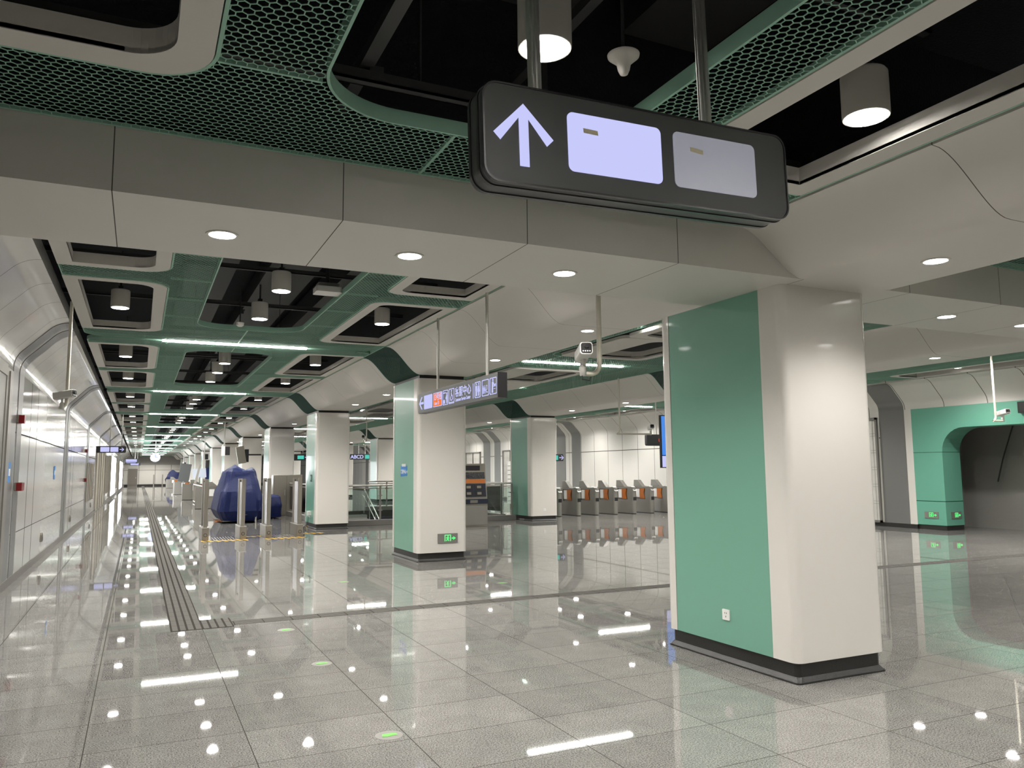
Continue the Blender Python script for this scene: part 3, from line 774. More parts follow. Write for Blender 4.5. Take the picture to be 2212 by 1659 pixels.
icon(9.955, 9.755, [disc(0, .07, .016), rect(-.012, .008, .0, .05), rect(-.012, .035, .002, .016), [(.028, .01), (.05, -.04), (.038, -.045), (.016, .0)], [(-.05, -.03), (-.035, .0), (-.025, -.005), (-.035, -.03), (-.02, -.05), (.02, -.05), (.03, -.03), (.042, -.035), (.025, -.062), (-.03, -.062)], rect(-.075, .075, -.088, -.078)])
m = Matrix(((0, 0, -1, -.001), (-1, 0, 0, 0), (0, 1, 0, 0), (0, 0, 0, 1)))
def at2(y, z): return Matrix.Translation((0, Y(y), Zs(z))) @ m
text_mesh('13\u53f7\u7ebf', .115, 'sign_white', 'lettering', s2, Matrix.Translation((-.007, 0, 0)) @ at2(10.55, 2.598) @ Matrix.Scale(.98, 4, (1, 0, 0)), .002)
text_mesh('Line 13', .066, 'sign_white', 'lettering', s2, Matrix.Translation((-.007, 0, 0)) @ at2(10.52, 2.528) @ Matrix.Scale(1.0, 4, (1, 0, 0)), .001)
text_mesh('\u5ba2\u670d\u4e2d\u5fc3', .138, 'sign_white', 'lettering', s2, at2(9.725, 2.585) @ Matrix.Scale(1.02, 4, (1, 0, 0)), .002)
text_mesh('Customer Service Center', .064, 'sign_white', 'lettering', s2, at2(9.722, 2.513) @ Matrix.Scale(.80, 4, (1, 0, 0)), .001)
S2(rect(Y(9.086), Y(9.096), Zs(2.50), Zs(2.69)), 'sign_white', 'divider')
man = lambda c: [disc(c, .068, .013), rect(c - .024, c + .024, -.01, .05), rect(c - .02, c - .003, -.08, -.01), rect(c + .003, c + .02, -.08, -.01)]
wom = lambda c: [disc(c, .068, .013), [(c - .016, .05), (c + .016, .05), (c + .034, -.03), (c - .034, -.03)], rect(c - .016, c - .003, -.08, -.03), rect(c + .003, c + .016, -.08, -.03)]
icon(9.040, 8.855, man(-.035) + wom(.035), 2.498, 2.698)
icon(8.812, 8.600, [[(x * .62 - .045, z * .62 - .02) for x, z in q] for q in man(-.025) + wom(.055)] + [disc(.045, .02, .011), rect(.04, .052, -.03, .008), [(.03, -.02), (.025, -.05), (.045, -.07), (.072, -.055), (.06, -.05), (.045, -.058), (.036, -.045)]], 2.498, 2.70)
icon(8.572, 8.368, [disc(-.01, .07, .016), [(-.035, .05), (.0, .052), (.03, .015), (.025, .005), (-.005, .025), (-.006, -.082), (-.022, -.082), (-.026, -.02), (-.03, -.082), (-.045, -.082)], rect(.0, .072, -.012, -.003), rect(.012, .06, .0, .016), disc(.062, .012, .011), rect(.02, .06, -.04, -.033)], 2.498, 2.70)
for y in (10.55, 8.78):
    MB().prism([(.0575 + .02 * math.cos(2 * PI * k / 12), Y(y) + .02 * math.sin(2 * PI * k / 12)) for k in range(12)], .148, 1.45, 'Z').build('hanger_pole', 'steel_light', s2)

# further signs
def small_sign(name, label, loc, w, h, build, poles=(-.3, .3), top=3.9, d=.1, rz=0):
    r = thing(name, label, 'sign', loc, rz)
    MB().prism(rrect(-w / 2, w / 2, -h / 2, h / 2, h * .15, 4), 0, d, 'Y').build('sign_box', 'sign_trim', r)
    build(r)
    for x in poles: MB().tube([(x, d / 2, h / 2), (x, d / 2, top - loc[2])], .016).build('hanger_pole', 'steel_light', r)
    return r
def b_left(r):
    face_prism(rrect(-.36, -.06, -.09, .09, .02), -.004, 0).build('blank_panel', 'sign_white', r)
    face_prism(rrect(-.03, .24, -.09, .09, .02), -.004, 0).build('blank_panel', 'sign_white', r)
    face_prism([(z * .85 + .36, -x * .85) for x, z in arrow_poly(.17, .18, .03, .1)], -.004, 0).build('arrow', 'sign_white', r)
small_sign('hanging_sign', 'dark hanging sign with two lilac panels and a rightward arrow beside the shiny wall', (-.97, 33, 2.50), 1.0, .25, b_left, poles=(-.05, .35))
def b_abcd(r):
    text_mesh('ABCD', .30, 'sign_white', 'lettering', r, Matrix.Translation((-.62, -.003, -.10)) @ RX, .008)
    face_prism(rect(.28, .55, -.12, .12), -.004, 0).build('teal_panel', 'sign_teal', r)
small_sign('hanging_sign', 'dark hanging sign with the letters ABCD seen between the near columns', (12.35, 48, 2.50), 1.3, .34, b_abcd, poles=(-.1, .3))
def b_ar(r):
    face_prism(rect(-.3, .05, -.1, .1), -.004, 0).build('teal_panel', 'sign_teal', r)
    face_prism([(z + .22, -x) for x, z in arrow_poly(.2, .22, .035, .1)], -.004, 0).build('arrow', 'sign_white', r)
small_sign('hanging_sign', 'small dark sign with a teal square and rightward arrow behind the brushed steel cabinet', (8.30, 45, 2.42), 1.1, .36, b_ar, poles=(0,))
small_sign('hanging_sign', 'small dark sign with a teal square and arrow above the leftmost ticket gate', (16.35, 30.0, 2.12), .62, .3, b_ar, poles=(0,))
def b_led(r):
    c = MB().frame(disc(-.04, 0, .085, 20), disc(-.04, 0, .066, 20), 0, .004).box(-.12, .04, -.012, .012, 0, .004)
    o = c.build('red_symbol', 'sign_red', r); o.rotation_euler = (PI / 2, 0, 0)
small_sign('led_sign', 'black hanging LED box with a red round symbol left of the blue screen', (12.58, 17.2, 2.36), 1.0, .3, b_led, poles=(-.16,))
for i, (x, y, z) in enumerate(((-.45, 58, 2.45), (-.55, 68, 2.5), (-.35, 80, 2.45))):
    def bb(r): face_prism(rrect(-.36, .3, -.09, .09, .02), -.004, 0).build('blank_panel', 'sign_white', r)
    small_sign('hanging_sign', 'pale glowing hanging sign far along the shiny wall, %s behind the arrow sign' % ORD[i], (x, y, z), .9, .26, bb, poles=(0.2,))

# clock
ck = thing('hanging_clock', 'round white lit clock hanging far down the hall', 'clock', (1.0, 60, 2.70))
MB().lathe([(.31, -.07), (.33, -.05), (.33, .05), (.31, .07)], n=32, ax='Y').build('clock_case', 'steel_light', ck, smooth=True)
MB().lathe([(.30, -.078), (.01, -.078)], n=32, ax='Y').build('dial', 'dial', ck)
MB().box(-.012, .012, -.085, -.08, 0, .2).box(0, .14, -.085, -.08, -.01, .012).build('hands', 'black', ck)
MB().tube([(0, 0, .33), (0, 0, 1.2)], .025).build('hanger_pole', 'cam_white', ck)

# ------------------------------------------------------------------ cameras on pipes
def cctv(name, label, loc, drop, arm, rz, body=1.0, look=-20):
    r = thing(name, label, 'camera', loc, rz)
    R = .085
    pts = [(0, 0, drop), (0, 0, R)] + [(-R + R * math.cos(a), 0, R - R * math.sin(a)) for a in [PI / 2 * k / 6 for k in range(1, 7)]] + [(-arm, 0, 0)]
    MB().tube(pts, .021, 10).build('support_pipe', 'pvc', r, smooth=True)
    MB().lathe([(.026, -.02), (.03, .015), (.03, .05), (.02, .07)], (-arm, 0, 0), 14).box(-arm - .012, -arm + .012, -.03, .03, .06, .12).build('swivel_bracket', 'steel_light', r)
    b = MB().prism(rrect(-.052, .052, -.05, .05, .022, 4), -.16, .10, 'Y').build('camera_body', 'cam_white', r, smooth=True)
    b.location = (-arm, 0, .165); b.rotation_euler = (math.radians(-8), 0, math.radians(look))
    f = MB().prism(rrect(-.044, .044, -.042, .042, .018, 4), -.165, -.158, 'Y').lathe([(.016, -.175), (.018, -.160)], (0, 0, .012), 12, 'Y').build('camera_face', 'black', b)
    q = MB()
    for k in range(4): q.lathe([(.006, -.168), (.006, -.164)], (-.027 + .018 * k, 0, -.026), 8, 'Y')
    q.build('infrared_lamp', 'paper', b)
    return r
CG = 'white surveillance cameras on pipes'
c = cctv('cctv_camera', 'white surveillance camera on a bent cream pipe under the cross beam', (3.43, 5.53, 2.385), 1.5, .16, 0); c['group'] = CG
MB().tube([(-.17, 0, -.01), (-.19, -.03, -.05), (-.13, -.05, -.06), (-.10, -.02, -.03)], .006, 6).build('cable', 'black', c)
c = cctv('cctv_camera', 'white surveillance camera on a long cream pipe in front of the green portal wall', (15.5, 10.05, 2.50), 1.35, -.22, 0); c['group'] = CG
c = cctv('cctv_camera', 'white surveillance camera on a straight pipe hanging beside the shiny wall cove', (-.88, 11.6, 2.45), 1.4, .05, 0, look=60); c['group'] = CG
c = cctv('cctv_camera', 'white surveillance camera on a bent pipe near the black LED box', (10.45, 16.0, 2.45), 1.4, -.9, 0); c['group'] = CG
c = cctv('cctv_camera', 'white surveillance camera hanging over the stair railing', (8.55, 25.8, 2.65), 1.3, .35, 0); c['group'] = CG
c = cctv('cctv_camera', 'white surveillance camera pipe in front of the ABCD sign', (7.15, 27.0, 2.62), 1.3, .1, 0); c['group'] = CG

# things in the near ceiling opening
sm = thing('wireless_dome', 'white mushroom shaped ceiling sensor above the hanging arrow sign', 'sensor', (1.93, 2.85, 3.47))
MB().lathe([(.004, -.085), (.018, -.08), (.027, -.06), (.033, -.03), (.06, -.006), (.072, .004), (.074, .014), (.06, .022), (.01, .024)], n=28).build('dome', 'lamp', sm, smooth=True, ang=60)
MB().tube([(0, 0, .02), (0, 0, .55)], .008).build('drop_rod', 'strut', sm)
pj_ = thing('wireless_access_box', 'white flat box hanging at the edge of the first central ceiling opening', 'sensor', (2.06, 9.75, 3.83))
MB().prism(rrect(-.16, .16, -.13, .13, .03), 0, .07, 'Z').build('box_body', 'cam_white', pj_)
MB().prism(rrect(-.13, .13, -.10, .10, .03), .07, .12, 'Z').build('box_cover', 'steel_light', pj_)
MB().tube([(0, 0, .1), (0, 0, .9)], .025).build('drop_rod', 'strut', pj_)
sd = thing('smoke_detector', 'small white round smoke detector in the first central opening past the beam', 'sensor', (1.30, 12.35, 3.83))
MB().lathe([(.03, -.03), (.055, -.01), (.06, .03), (.01, .04)], n=16).build('detector_head', 'cam_white', sd, smooth=True)
MB().tube([(0, 0, .03), (0, 0, .6)], .01).build('drop_rod', 'strut', sd)

# ------------------------------------------------------------------ fittings on columns
def exit_sign(label, loc, rz, flip=False):
    r = thing('exit_sign', label, 'sign', loc, rz, 'green lit exit signs')
    box(-.19, .19, -.012, 0, -.085, .085).build('sign_plate', 'steel_dark', r)
    sh = MB()
    for q in ([(-.06, -.05), (-.045, -.05), (-.045, .05), (.045, .05), (.045, -.05), (.06, -.05), (.06, .065), (-.06, .065)],
              disc(.005, .035, .012), [(-.015, .02), (.012, .022), (.012, -.012), (.028, -.045), (.014, -.05), (.0, -.022), (-.022, -.05), (-.034, -.042), (-.012, -.01)],
              [(-.034, .01), (-.012, .02), (-.012, .008), (-.028, -.002)], [(.012, .02), (.034, .005), (.03, -.004), (.012, .008)]):
        sh.prism(q, -.015, -.011, 'Y')
    sh.build('running_man', 'sign_green', r)
    face_prism([(.075, .01), (.105, .01), (.105, .032), (.155, 0), (.105, -.032), (.105, -.01), (.075, -.01)], -.015, -.011).build('arrow', 'sign_green', r)
    return r
exit_sign('small green lit exit sign low on the second column of the near row', (5.055, YCOL[1] - .0, .395), 0)
exit_sign('small green lit exit sign low on the front face of the green portal', (MX + 1.65, 13.72, .37), -PI / 2)
exit_sign('small green lit exit sign low inside the green portal opening', (MX + 2.02, 13.31, .37), 0)
so = thing('power_socket', 'white power socket low on the green side of the nearest column', 'socket', (ROWS[0][0] - .09 + .004, 5.29, .39), -PI / 2)
MB().prism(rrect(-.043, .043, -.043, .043, .006, 3), -.009, 0, 'Y').build('cover_plate', 'paper', so)
MB().box(-.012, -.008, -.0105, -.009, .008, .02).box(.008, .012, -.0105, -.009, .008, .02).box(-.002, .002, -.0105, -.009, -.022, -.008).build('socket_holes', 'black', so)
so2 = copy_tree(so, (ROWS[1][0] + .45, YCOL[2], .34), rz=0, label='white power socket low on the front of the far row column by the ticket gates')
nt_ = thing('paper_notice', 'small blue notice taped on the green side of the second near-row column', 'notice', (ROWS[0][0] - .06 + .004, 14.24, 1.60), -PI / 2)
face_prism([(-.20, -.10), (.19, -.085), (.2, .095), (-.19, .1)], -.004, -.001).build('sheet', 'blue', nt_)
face_prism(rect(-.12, .12, .085, .135), -.006, -.004).build('tape_strip', 'paper', nt_)
text_mesh('\u5ba2\u670d\u4e2d\u5fc3\u2192', .085, 'paper', 'lettering', nt_, Matrix.Translation((-.19, -.0045, -.04)) @ RX, .002)
ad = thing('power_adaptor', 'white power adaptor box plugged low into the green side of the third near-row column', 'adaptor', (ROWS[0][0] - .06 + .004, YCOL[2] + .75, .42), -PI / 2)
MB().prism(rrect(-.13, .13, -.065, .065, .015, 3), -.09, 0, 'Y').build('adaptor_body', 'cam_white', ad, bevel=.006)
MB().tube([(-.05, -.05, -.06), (-.05, -.055, -.3), (-.1, -.07, -.40), (-.22, -.12, -.41)], .008, 6).build('cable', 'hazard', ad)
gs = thing('exit_plate', 'small dark green plate on the side of the third near-row column', 'sign', (ROWS[0][0] - .06 + .004, YCOL[2] + .72, 1.42), -PI / 2)
box(-.12, .12, -.01, 0, -.1, .1).build('plate', P('dark_green_plate', (.01, .06, .035), .4), gs)
box(-.06, .06, -.013, -.01, -.05, .06).build('symbol', 'green', gs)

# screens and boxes by the column rows
sc = thing('wall_screen', 'tall blue lit screen at the edge of the far row column behind the nearest column', 'screen', (11.38, 15.25, 2.24))
box(-.32, .32, -.07, 0, -.62, .62).build('screen_case', 'black', sc)
box(-.30, .30, -.075, -.07, -.32, .60).build('picture', 'sign_blue', sc)
box(-.30, .30, -.075, -.07, -.6, -.34).build('caption_area', 'sign_white', sc)
mo = thing('hanging_monitor', 'grey tilted monitor on a black bracket beside the fourth near-row column', 'screen', (3.72, 33.6, 2.32))
b = MB().prism(rrect(-.16, .16, -.36, .34, .02, 3), -.06, .06, 'Y').build('monitor_case', 'steel', mo, bevel=.008); b.rotation_euler = (0, math.radians(-10), 0)
MB().box(.14, .30, -.05, .09, -.30, .22).box(.1, .2, .0, .06, -.05, .05).box(.2, .80, .02, .06, -.03, .03).build('bracket', 'black', mo)
for i, (x, y, z) in enumerate(((3.29, 36, 2.57), (3.9, 56, 2.7), (3.95, 84, 2.5))):
    r = thing('hanging_box', 'white and black box on a hanging pole by the near columns, %s from the camera' % ORD[i], 'screen', (x, y, z), group='boxes on hanging poles')
    box(-.10, .02, -.2, .2, -.24, .16).build('front_case', 'cam_white', r); box(.02, .22, -.17, .17, -.22, .14).build('rear_case', 'black', r)
    MB().tube([(.0, 0, .16), (.0, 0, 3.85 - z)], .03).build('hanger_pole', 'steel_light', r)

# ------------------------------------------------------------------ shiny wall fittings
def red_box(label, y, z, l=.16):
    r = thing('alarm_box', label, 'alarm', (-1.65, y, z), PI / 2, 'red alarm boxes on the shiny wall')
    box(-l / 2, l / 2, -.10, 0, -.06, .06).build('red_case', 'red', r); box(-l / 2 - .06, -l / 2, -.03, 0, -.055, .055).build('grey_side', 'steel', r)
red_box('red alarm box on the grey bands just above the dark wall seam', 13.55, 2.41)
red_box('dark red alarm box with a grey end at mid height on the grey bands', 13.75, 1.42, .3)
red_box('small red alarm box further along the shiny wall at the height of the arrow sign', 29.4, 2.35)
red_box('small red alarm box at mid height beside the unfinished wall niche', 29.6, 1.40)
def sticker(label, y, z):
    r = thing('wall_sticker', label, 'sticker', (-1.645, y, z), PI / 2, 'blue stickers on the shiny wall')
    face_prism(rrect(-.13, .13, -.14, .14, .01, 2), -.004, 0.001).build('sheet', 'blue', r)
    face_prism(rect(-.05, .08, -.05, .05), -.006, -.004).build('white_symbol', 'paper', r)
sticker('blue square sticker with a white hand on the grey band of the shiny wall', 12.98, 1.63)
sticker('blue sticker further along the shiny wall left of the second grey bands', 19.6, 1.63)
gz = thing('exit_sign', 'green lit marker low on the shiny wall at the picture edge', 'sign', (-1.65, 12.7, .50), PI / 2)
box(-.13, .13, -.012, 0, -.1, .1).build('sign_plate', 'steel', gz); face_prism(rect(-.07, .07, -.07, .08), -.016, -.012).build('green_symbol', 'sign_green', gz)
for i, (y, z) in enumerate(((17.6, .42), (24.5, .42), (34.5, .42))):
    r = thing('wall_outlet', 'small grey outlet hood low on the shiny wall, %s from the camera' % ORD[i], 'socket', (-1.65, y, z), PI / 2, 'outlet hoods low on the shiny wall')
    MB().prism(arc((0, 0), .07, 180, 0, 8) + [(.07, -.1), (-.07, -.1)], -.03, 0, 'Y').build('hood', 'steel', r); face_prism(arc((.02, 0), .045, 180, 0, 6) + [(.065, -.09), (-.02, -.09)], -.034, -.03).build('opening', 'black', r)
# roller grille at the very edge of the picture
def grille(name, label, y0, y1, x, face, h=2.95, wires=14, ny=6):
    """mesh gate over a pale board; face=+1 looks towards +x"""
    r = thing(name, label, 'gate', (x, (y0 + y1) / 2, 0)); hw = (y1 - y0) / 2
    box(-.03, .0, -hw, hw, .12, h).build('board', 'grille_back', r).location = (0 if face > 0 else .03, 0, 0)
    f = MB(); s = .05 * face
    f.box(min(0, s), max(0, s), -hw, -hw + .06, .1, h).box(min(0, s), max(0, s), hw - .06, hw, .1, h).box(min(0, s), max(0, s), -hw, hw, h - .06, h).box(min(0, s), max(0, s), -hw, hw, .1, .16)
    n = max(2, int((y1 - y0) / .95))
    for k in range(1, n): f.box(min(0, s), max(0, s), -hw + k * 2 * hw / n - .025, -hw + k * 2 * hw / n + .025, .1, h)
    f.build('gate_frame', 'wire', r)
    w = MB()
    for k in range(1, wires): w.tube([(s * 1.1, -hw + 2 * hw * k / wires, .15), (s * 1.1, -hw + 2 * hw * k / wires, h - .05)], .004, 4)
    for k in range(1, ny):
        z = .15 + (h - .2) * k / ny
        w.tube([(s * 1.15, -hw, z), (s * 1.15, hw, z)], .005, 4).tube([(s * 1.15, -hw, z + .07), (s * 1.15, hw, z + .07)], .005, 4)
    w.build('wire_mesh', 'wire', r)
    return r
grille('grille_gate', 'pale board behind a wire grille beside the green portal wall', 15.16, 18.4, MX + 1.62, -1, wires=26)
grille('grille_gate', 'wire grille gate between grey bands behind the ticket machine', 34.0, 39.8, MX + 1.62, -1, h=2.7, wires=40)
grille('grille_gate', 'wire grille gate far behind the stair railing', 43.0, 48.6, MX + 1.62, -1, h=2.7, wires=24)
sg = thing('shutter_frame', 'grey metal door frame at the picture edge on the shiny wall', 'door frame', (-1.65, 11.0, 0))
MB().box(0, .03, 1.15, 1.72, .13, 3.02).box(0, .05, 1.30, 1.42, .13, 2.98).box(0, .04, 1.5, 1.62, .13, 2.98).box(0, .035, -1.7, 1.15, 2.9, 3.05).build('jamb', 'steel_dark', sg)
box(.0, .02, -1.7, 1.15, .13, 2.9).build('shutter', 'wire', sg)
# unfinished niches and lit panels further along
for i, (y0, y1, z0, z1) in enumerate(((31.0, 35.2, .62, 1.98), (37.4, 46.5, .05, 2.75), (47.5, 52.5, .5, 2.6), (65.5, 74.5, .4, 2.6))):
    r = thing('unfinished_niche', 'brownish unfinished wall niche on the shiny wall, %s from the camera' % ORD[i], 'wall niche', (-1.65, (y0 + y1) / 2, 0), group='unfinished niches')
    box(.0, .02, -(y1 - y0) / 2, (y1 - y0) / 2, z0, z1).build('board', 'brown', r)
    for k in range(5): box(.02, .045, -(y1 - y0) / 2 + k * (y1 - y0) / 4.05, -(y1 - y0) / 2 + k * (y1 - y0) / 4.05 + .05, z0, z1).build('stud', 'steel_dark', r)
for i, (y0, y1) in enumerate(((54.0, 63.5), (77.0, 89.0))):
    r = thing('light_panel', 'tall blazing white lit panel on the shiny wall, %s one' % ('nearer', 'farther')[i], 'light panel', (-1.65, (y0 + y1) / 2, 0), group='blazing white wall panels')
    box(.0, .12, -(y1 - y0) / 2, (y1 - y0) / 2, .2, 2.72).build('panel_case', 'steel', r); box(.12, .14, -(y1 - y0) / 2 + .1, (y1 - y0) / 2 - .1, .25, 2.68).build('panel_face', 'glow_box', r)
tv = thing('wall_display', 'black display box on the green wall above the portal at the picture edge', 'screen', (MX + 1.65, 10.95, 2.93), -PI / 2)
box(-.32, .32, -.12, 0, -.13, .13).build('display_case', 'black', tv); box(-.28, .28, -.123, -.12, -.1, .1).build('display_face', 'sign_trim', tv)
rs = thing('portal_shutter', 'grey concrete block with a black cable inside the green portal', 'shutter', (MX + 3.1, 10.6, 0))
box(-.1, .2, -2.4, 1.6, 0, .85).build('block', 'concrete', rs); box(-.14, .22, -2.4, 1.62, .85, .93).build('cap', 'concrete', rs)
MB().tube([(.22, 1.9, 2.7), (.15, 2.2, 1.8), (.1, 2.35, 1.2)], .018, 6).build('cable', 'black', rs)

# ------------------------------------------------------------------ floor inlays
tl = MB().box(.355, .662, 9.40, YEND - .5, 0, .004)
o = tl.build('tactile_strip', 'tactile'); tag(o, 'dark ribbed tactile paving strip running down the hall', 'tactile paving')
o = box(.355, .965, 8.87, 9.40, 0, .0045).build('tactile_corner', 'tactile'); tag(o, 'square corner of dark tactile paving where both strips meet', 'tactile paving')
o = box(.965, 18.2, 8.96, 9.17, 0, .0045).build('tactile_strip', 'drain'); tag(o, 'narrow dark grooved strip crossing the floor towards the portal', 'tactile paving')
def floor_cover(label, x, y, ringed=True):
    r = thing('floor_cover', label, 'floor cover', (x, y, 0), random.uniform(-.3, .3), 'floor covers with green tape')
    if ringed:
        MB().lathe([(.085, 0), (.085, .0015), (.06, .002), (.01, .002)], n=28).build('metal_lid', 'steel_dark', r)
    MB().prism([(-.045, -.02), (-.015, -.028), (.03, -.012), (.05, -.02), (.045, .022), (.01, .028), (-.04, .02)], .002, .004, 'Z').build('green_tape', 'green_tape', r)
floor_cover('round floor cover with green tape nearest the camera', 1.44, 4.83)
floor_cover('round floor cover with green tape, second from the camera', 1.45, 6.83)
floor_cover('green tape on the floor just in front of the tactile corner', 1.42, 8.42)
floor_cover('green tape on the floor in front of the second near-row column', 4.75, 10.4)
floor_cover('green tape on the floor past the narrow strip, in front of the stairs', 2.75, 11.6)

# ------------------------------------------------------------------ security sensor posts
def post(label, x, first=None):
    r = thing('sensor_post', label, 'sensor post', (x, 20.15, 0), group='security sensor posts')
    MB().prism(rrect(-.075, .075, 0, 1.0, .01, 2), .0, .29, 'Z').build('base_box', 'steel', r, bevel=.006)
    box(-.08, .08, -.006, 1.006, .29, .305).build('base_lid', 'steel_light', r)
    MB().prism(rrect(-.045, .045, .06, .17, .012, 2), .305, 1.45, 'Z').build('post_column', 'steel', r)
    MB().prism(rrect(-.045, .045, .80, .92, .012, 2), .305, 1.45, 'Z').build('post_column', 'steel', r)
    box(-.012, .012, .17, .80, .32, 1.36).build('light_strip', P('pale_acrylic', (.62, .64, .67), .2), r)
    MB().lathe([(.02, .79), (.02, .80)], (0, 0, 1.39), 12, 'Y').build('lens_hole', 'black', r)
    MB().lathe([(.045, -.006), (.045, 0)], (0, 0, .13), 18, 'Y').build('speaker_disc', 'steel_dark', r)
    MB().frame(disc(0, 0, .042, 18), disc(0, 0, .032, 18), 0, .008).build('speaker_ring', 'black', r).matrix_local = Matrix.Translation((0, .0, .13)) @ RX
    return r
p1 = post('steel sensor post nearest the shiny wall, striped tape at its foot', 1.48)
copy_tree(p1, (2.33, 20.15, 0), label='steel sensor post standing in front of the tall part of the blue tarp')
copy_tree(p1, (2.93, 20.15, 0), label='steel sensor post in front of the lower part of the blue tarp')
copy_tree(p1, (3.68, 20.15, 0), label='steel sensor post nearest the white and green column')
def tape_strip(label, x0, x1, y0, y1):
    o = box(x0, x1, y0, y1, 0, .004).build('hazard_tape', 'hazard'); tag(o, label, 'tape', 'striped hazard tapes on the floor')
tape_strip('black and yellow tape between the two posts nearer the shiny wall', 1.38, 2.42, 19.78, 20.14)
tape_strip('black and yellow tape between the two posts nearer the column', 2.84, 3.78, 19.78, 20.14)
tape_strip('thin black and yellow tape between the two pairs of posts', 2.42, 2.84, 20.75, 20.98)
tape_strip('black and yellow tape from the last post to the column foot', 3.80, 4.48, 21.0, 21.25)
for i, x in enumerate((1.62, 3.05)):
    m = MB()
    for k in range(9): m.box(x + .065 * k, x + .065 * k + .014, 20.25, 21.1, 0, .003)
    o = m.build('floor_stripes', 'steel_light'); tag(o, 'white parallel floor stripes between the %s pair of posts' % ('first', 'second')[i], 'floor marking')

# ------------------------------------------------------------------ blue tarps
def tarp_mesh(parent, name, rows, nseg=56, seed=1, amp=.06, loc=(0, 0, 0)):
    """loft of rounded rectangles (x0,x1,y0,y1,z,topshift) with folds that deepen towards the hem"""
    vs = []; n = nseg; rnd = random.Random(seed)
    ph = [(rnd.uniform(0, 6.28), rnd.choice((5, 7, 9, 12, 15)), rnd.uniform(.3, 1)) for _ in range(6)]
    zs = []
    NR = 16
    for i in range(NR + 1):
        t = i / NR * (len(rows) - 1); a = min(int(t), len(rows) - 2); u = t - a
        u2 = u
        x0, x1, y0, y1, z, r = [rows[a][k] + (rows[a + 1][k] - rows[a][k]) * u2 for k in range(6)]
        hx, hy, cx, cy = (x1 - x0) / 2, (y1 - y0) / 2, (x0 + x1) / 2, (y0 + y1) / 2
        low = 1 - i / NR
        for k in range(n):
            th = 2 * PI * k / n; c, s = math.cos(th), math.sin(th)
            pw = 0.26 + .10 * (i / NR)
            px = hx * math.copysign(abs(c) ** pw, c); py = hy * math.copysign(abs(s) ** pw, s)
            f = sum(w * math.sin(q * th + p + 1.6 * z * (1 if j % 2 else -1)) for j, (p, q, w) in enumerate(ph)) / 3
            nz = noise.noise(Vector((px * 3 + seed, py * 3, z * 3.2)))
            nz2 = noise.noise(Vector((px * 1.3 + seed * 3, py * 1.3, z * 1.7)))
            k_ = 1 + amp * (f * (.35 + .9 * low) + nz * .8 + nz2 * 1.1) / max(hx, hy, .3)
            vs.append((cx + px * k_, cy + py * k_, z + (.03 * f if i == 0 else .02 * nz)))
    fs = [(i * n + k, i * n + (k + 1) % n, (i + 1) * n + (k + 1) % n, (i + 1) * n + k) for i in range(NR) for k in range(n)]
    return MB().add(vs, fs), NR, n
def close_top(mb, NR, n, peaks, base):
    """roof over the last ring: concentric rings whose height follows two peaks"""
    o = NR * n
    ring = mb.v[o:o + n]
    cx = sum(p[0] for p in ring) / n; cy = sum(p[1] for p in ring) / n
    last = o
    for j in range(1, 9):
        t = 1 - j / 9
        st = len(mb.v)
        for p in ring:
            x = cx + (p[0] - cx) * t; y = cy + (p[1] - cy) * t
            h = 0
            for (ax, ay, hh_, rad) in peaks:
                d = math.hypot((x - ax), (y - ay) * .5) / rad
                h = max(h, hh_ * max(0, 1 - d))
            mb.v.append((x, y, base + h + .015 * noise.noise(Vector((x * 5, y * 5, 1)))))
        for k in range(n): mb.f.append((last + k, last + (k + 1) % n, st + (k + 1) % n, st + k))
        last = st
    mb.f.append(tuple(last + k for k in range(n)))
    return mb
tp = thing('covered_scanner', 'baggage scanner wrapped in a dark blue tarp behind the sensor posts', 'covered machine', (0, 0, 0))
mb, NR, n = tarp_mesh(tp, 'tarp', [(2.45, 3.60, 26.5, 29.2, .08, 0), (2.28, 3.66, 26.3, 29.3, .40, 0), (2.36, 3.64, 26.4, 29.2, .95, 0), (2.46, 3.56, 26.6, 29.0, 1.20, 0), (2.52, 3.52, 26.75, 28.9, 1.45, 0), (2.56, 3.50, 26.8, 28.8, 1.64, 0)], seed=3, amp=.07)
close_top(mb, NR, n, [(2.84, 27.3, .26, .42), (3.36, 27.3, .16, .34)], 1.61).build('tarp', 'tarp', tp, smooth=True, ang=16)
mb, NR, n = tarp_mesh(tp, 'tarp', [(3.25, 4.56, 28.4, 30.4, .05, 0), (3.25, 4.60, 28.3, 30.5, .45, 0), (3.30, 4.56, 28.4, 30.4, .74, 0), (3.3, 4.48, 28.5, 30.3, .80, 0)], seed=8, amp=.05)
close_top(mb, NR, n, [(3.35, 29.3, .62, .42)], .80).build('tarp_skirt', 'tarp', tp, smooth=True, ang=16)
MB().box(2.95, 3.45, 26.40, 26.44, .26, .30).box(3.41, 3.45, 26.40, 26.44, 0, .26).box(2.95, 2.99, 26.40, 26.44, 0, .26).build('roller_frame', 'steel_light', tp)
tq = thing('covered_machine', 'small machine under a blue tarp at the far end of the hall', 'covered machine', (0, 0, 0))
mb, NR, n = tarp_mesh(tq, 'tarp', [(2.9, 4.5, 97.5, 99.5, .1, 0), (2.8, 4.6, 97.4, 99.6, .9, 0), (3.1, 4.2, 97.8, 99.3, 1.7, 0)], seed=5, amp=.09)
close_top(mb, NR, n, [(3.5, 98.3, .3, .5)], 1.7).build('tarp', 'tarp', tq, smooth=True)

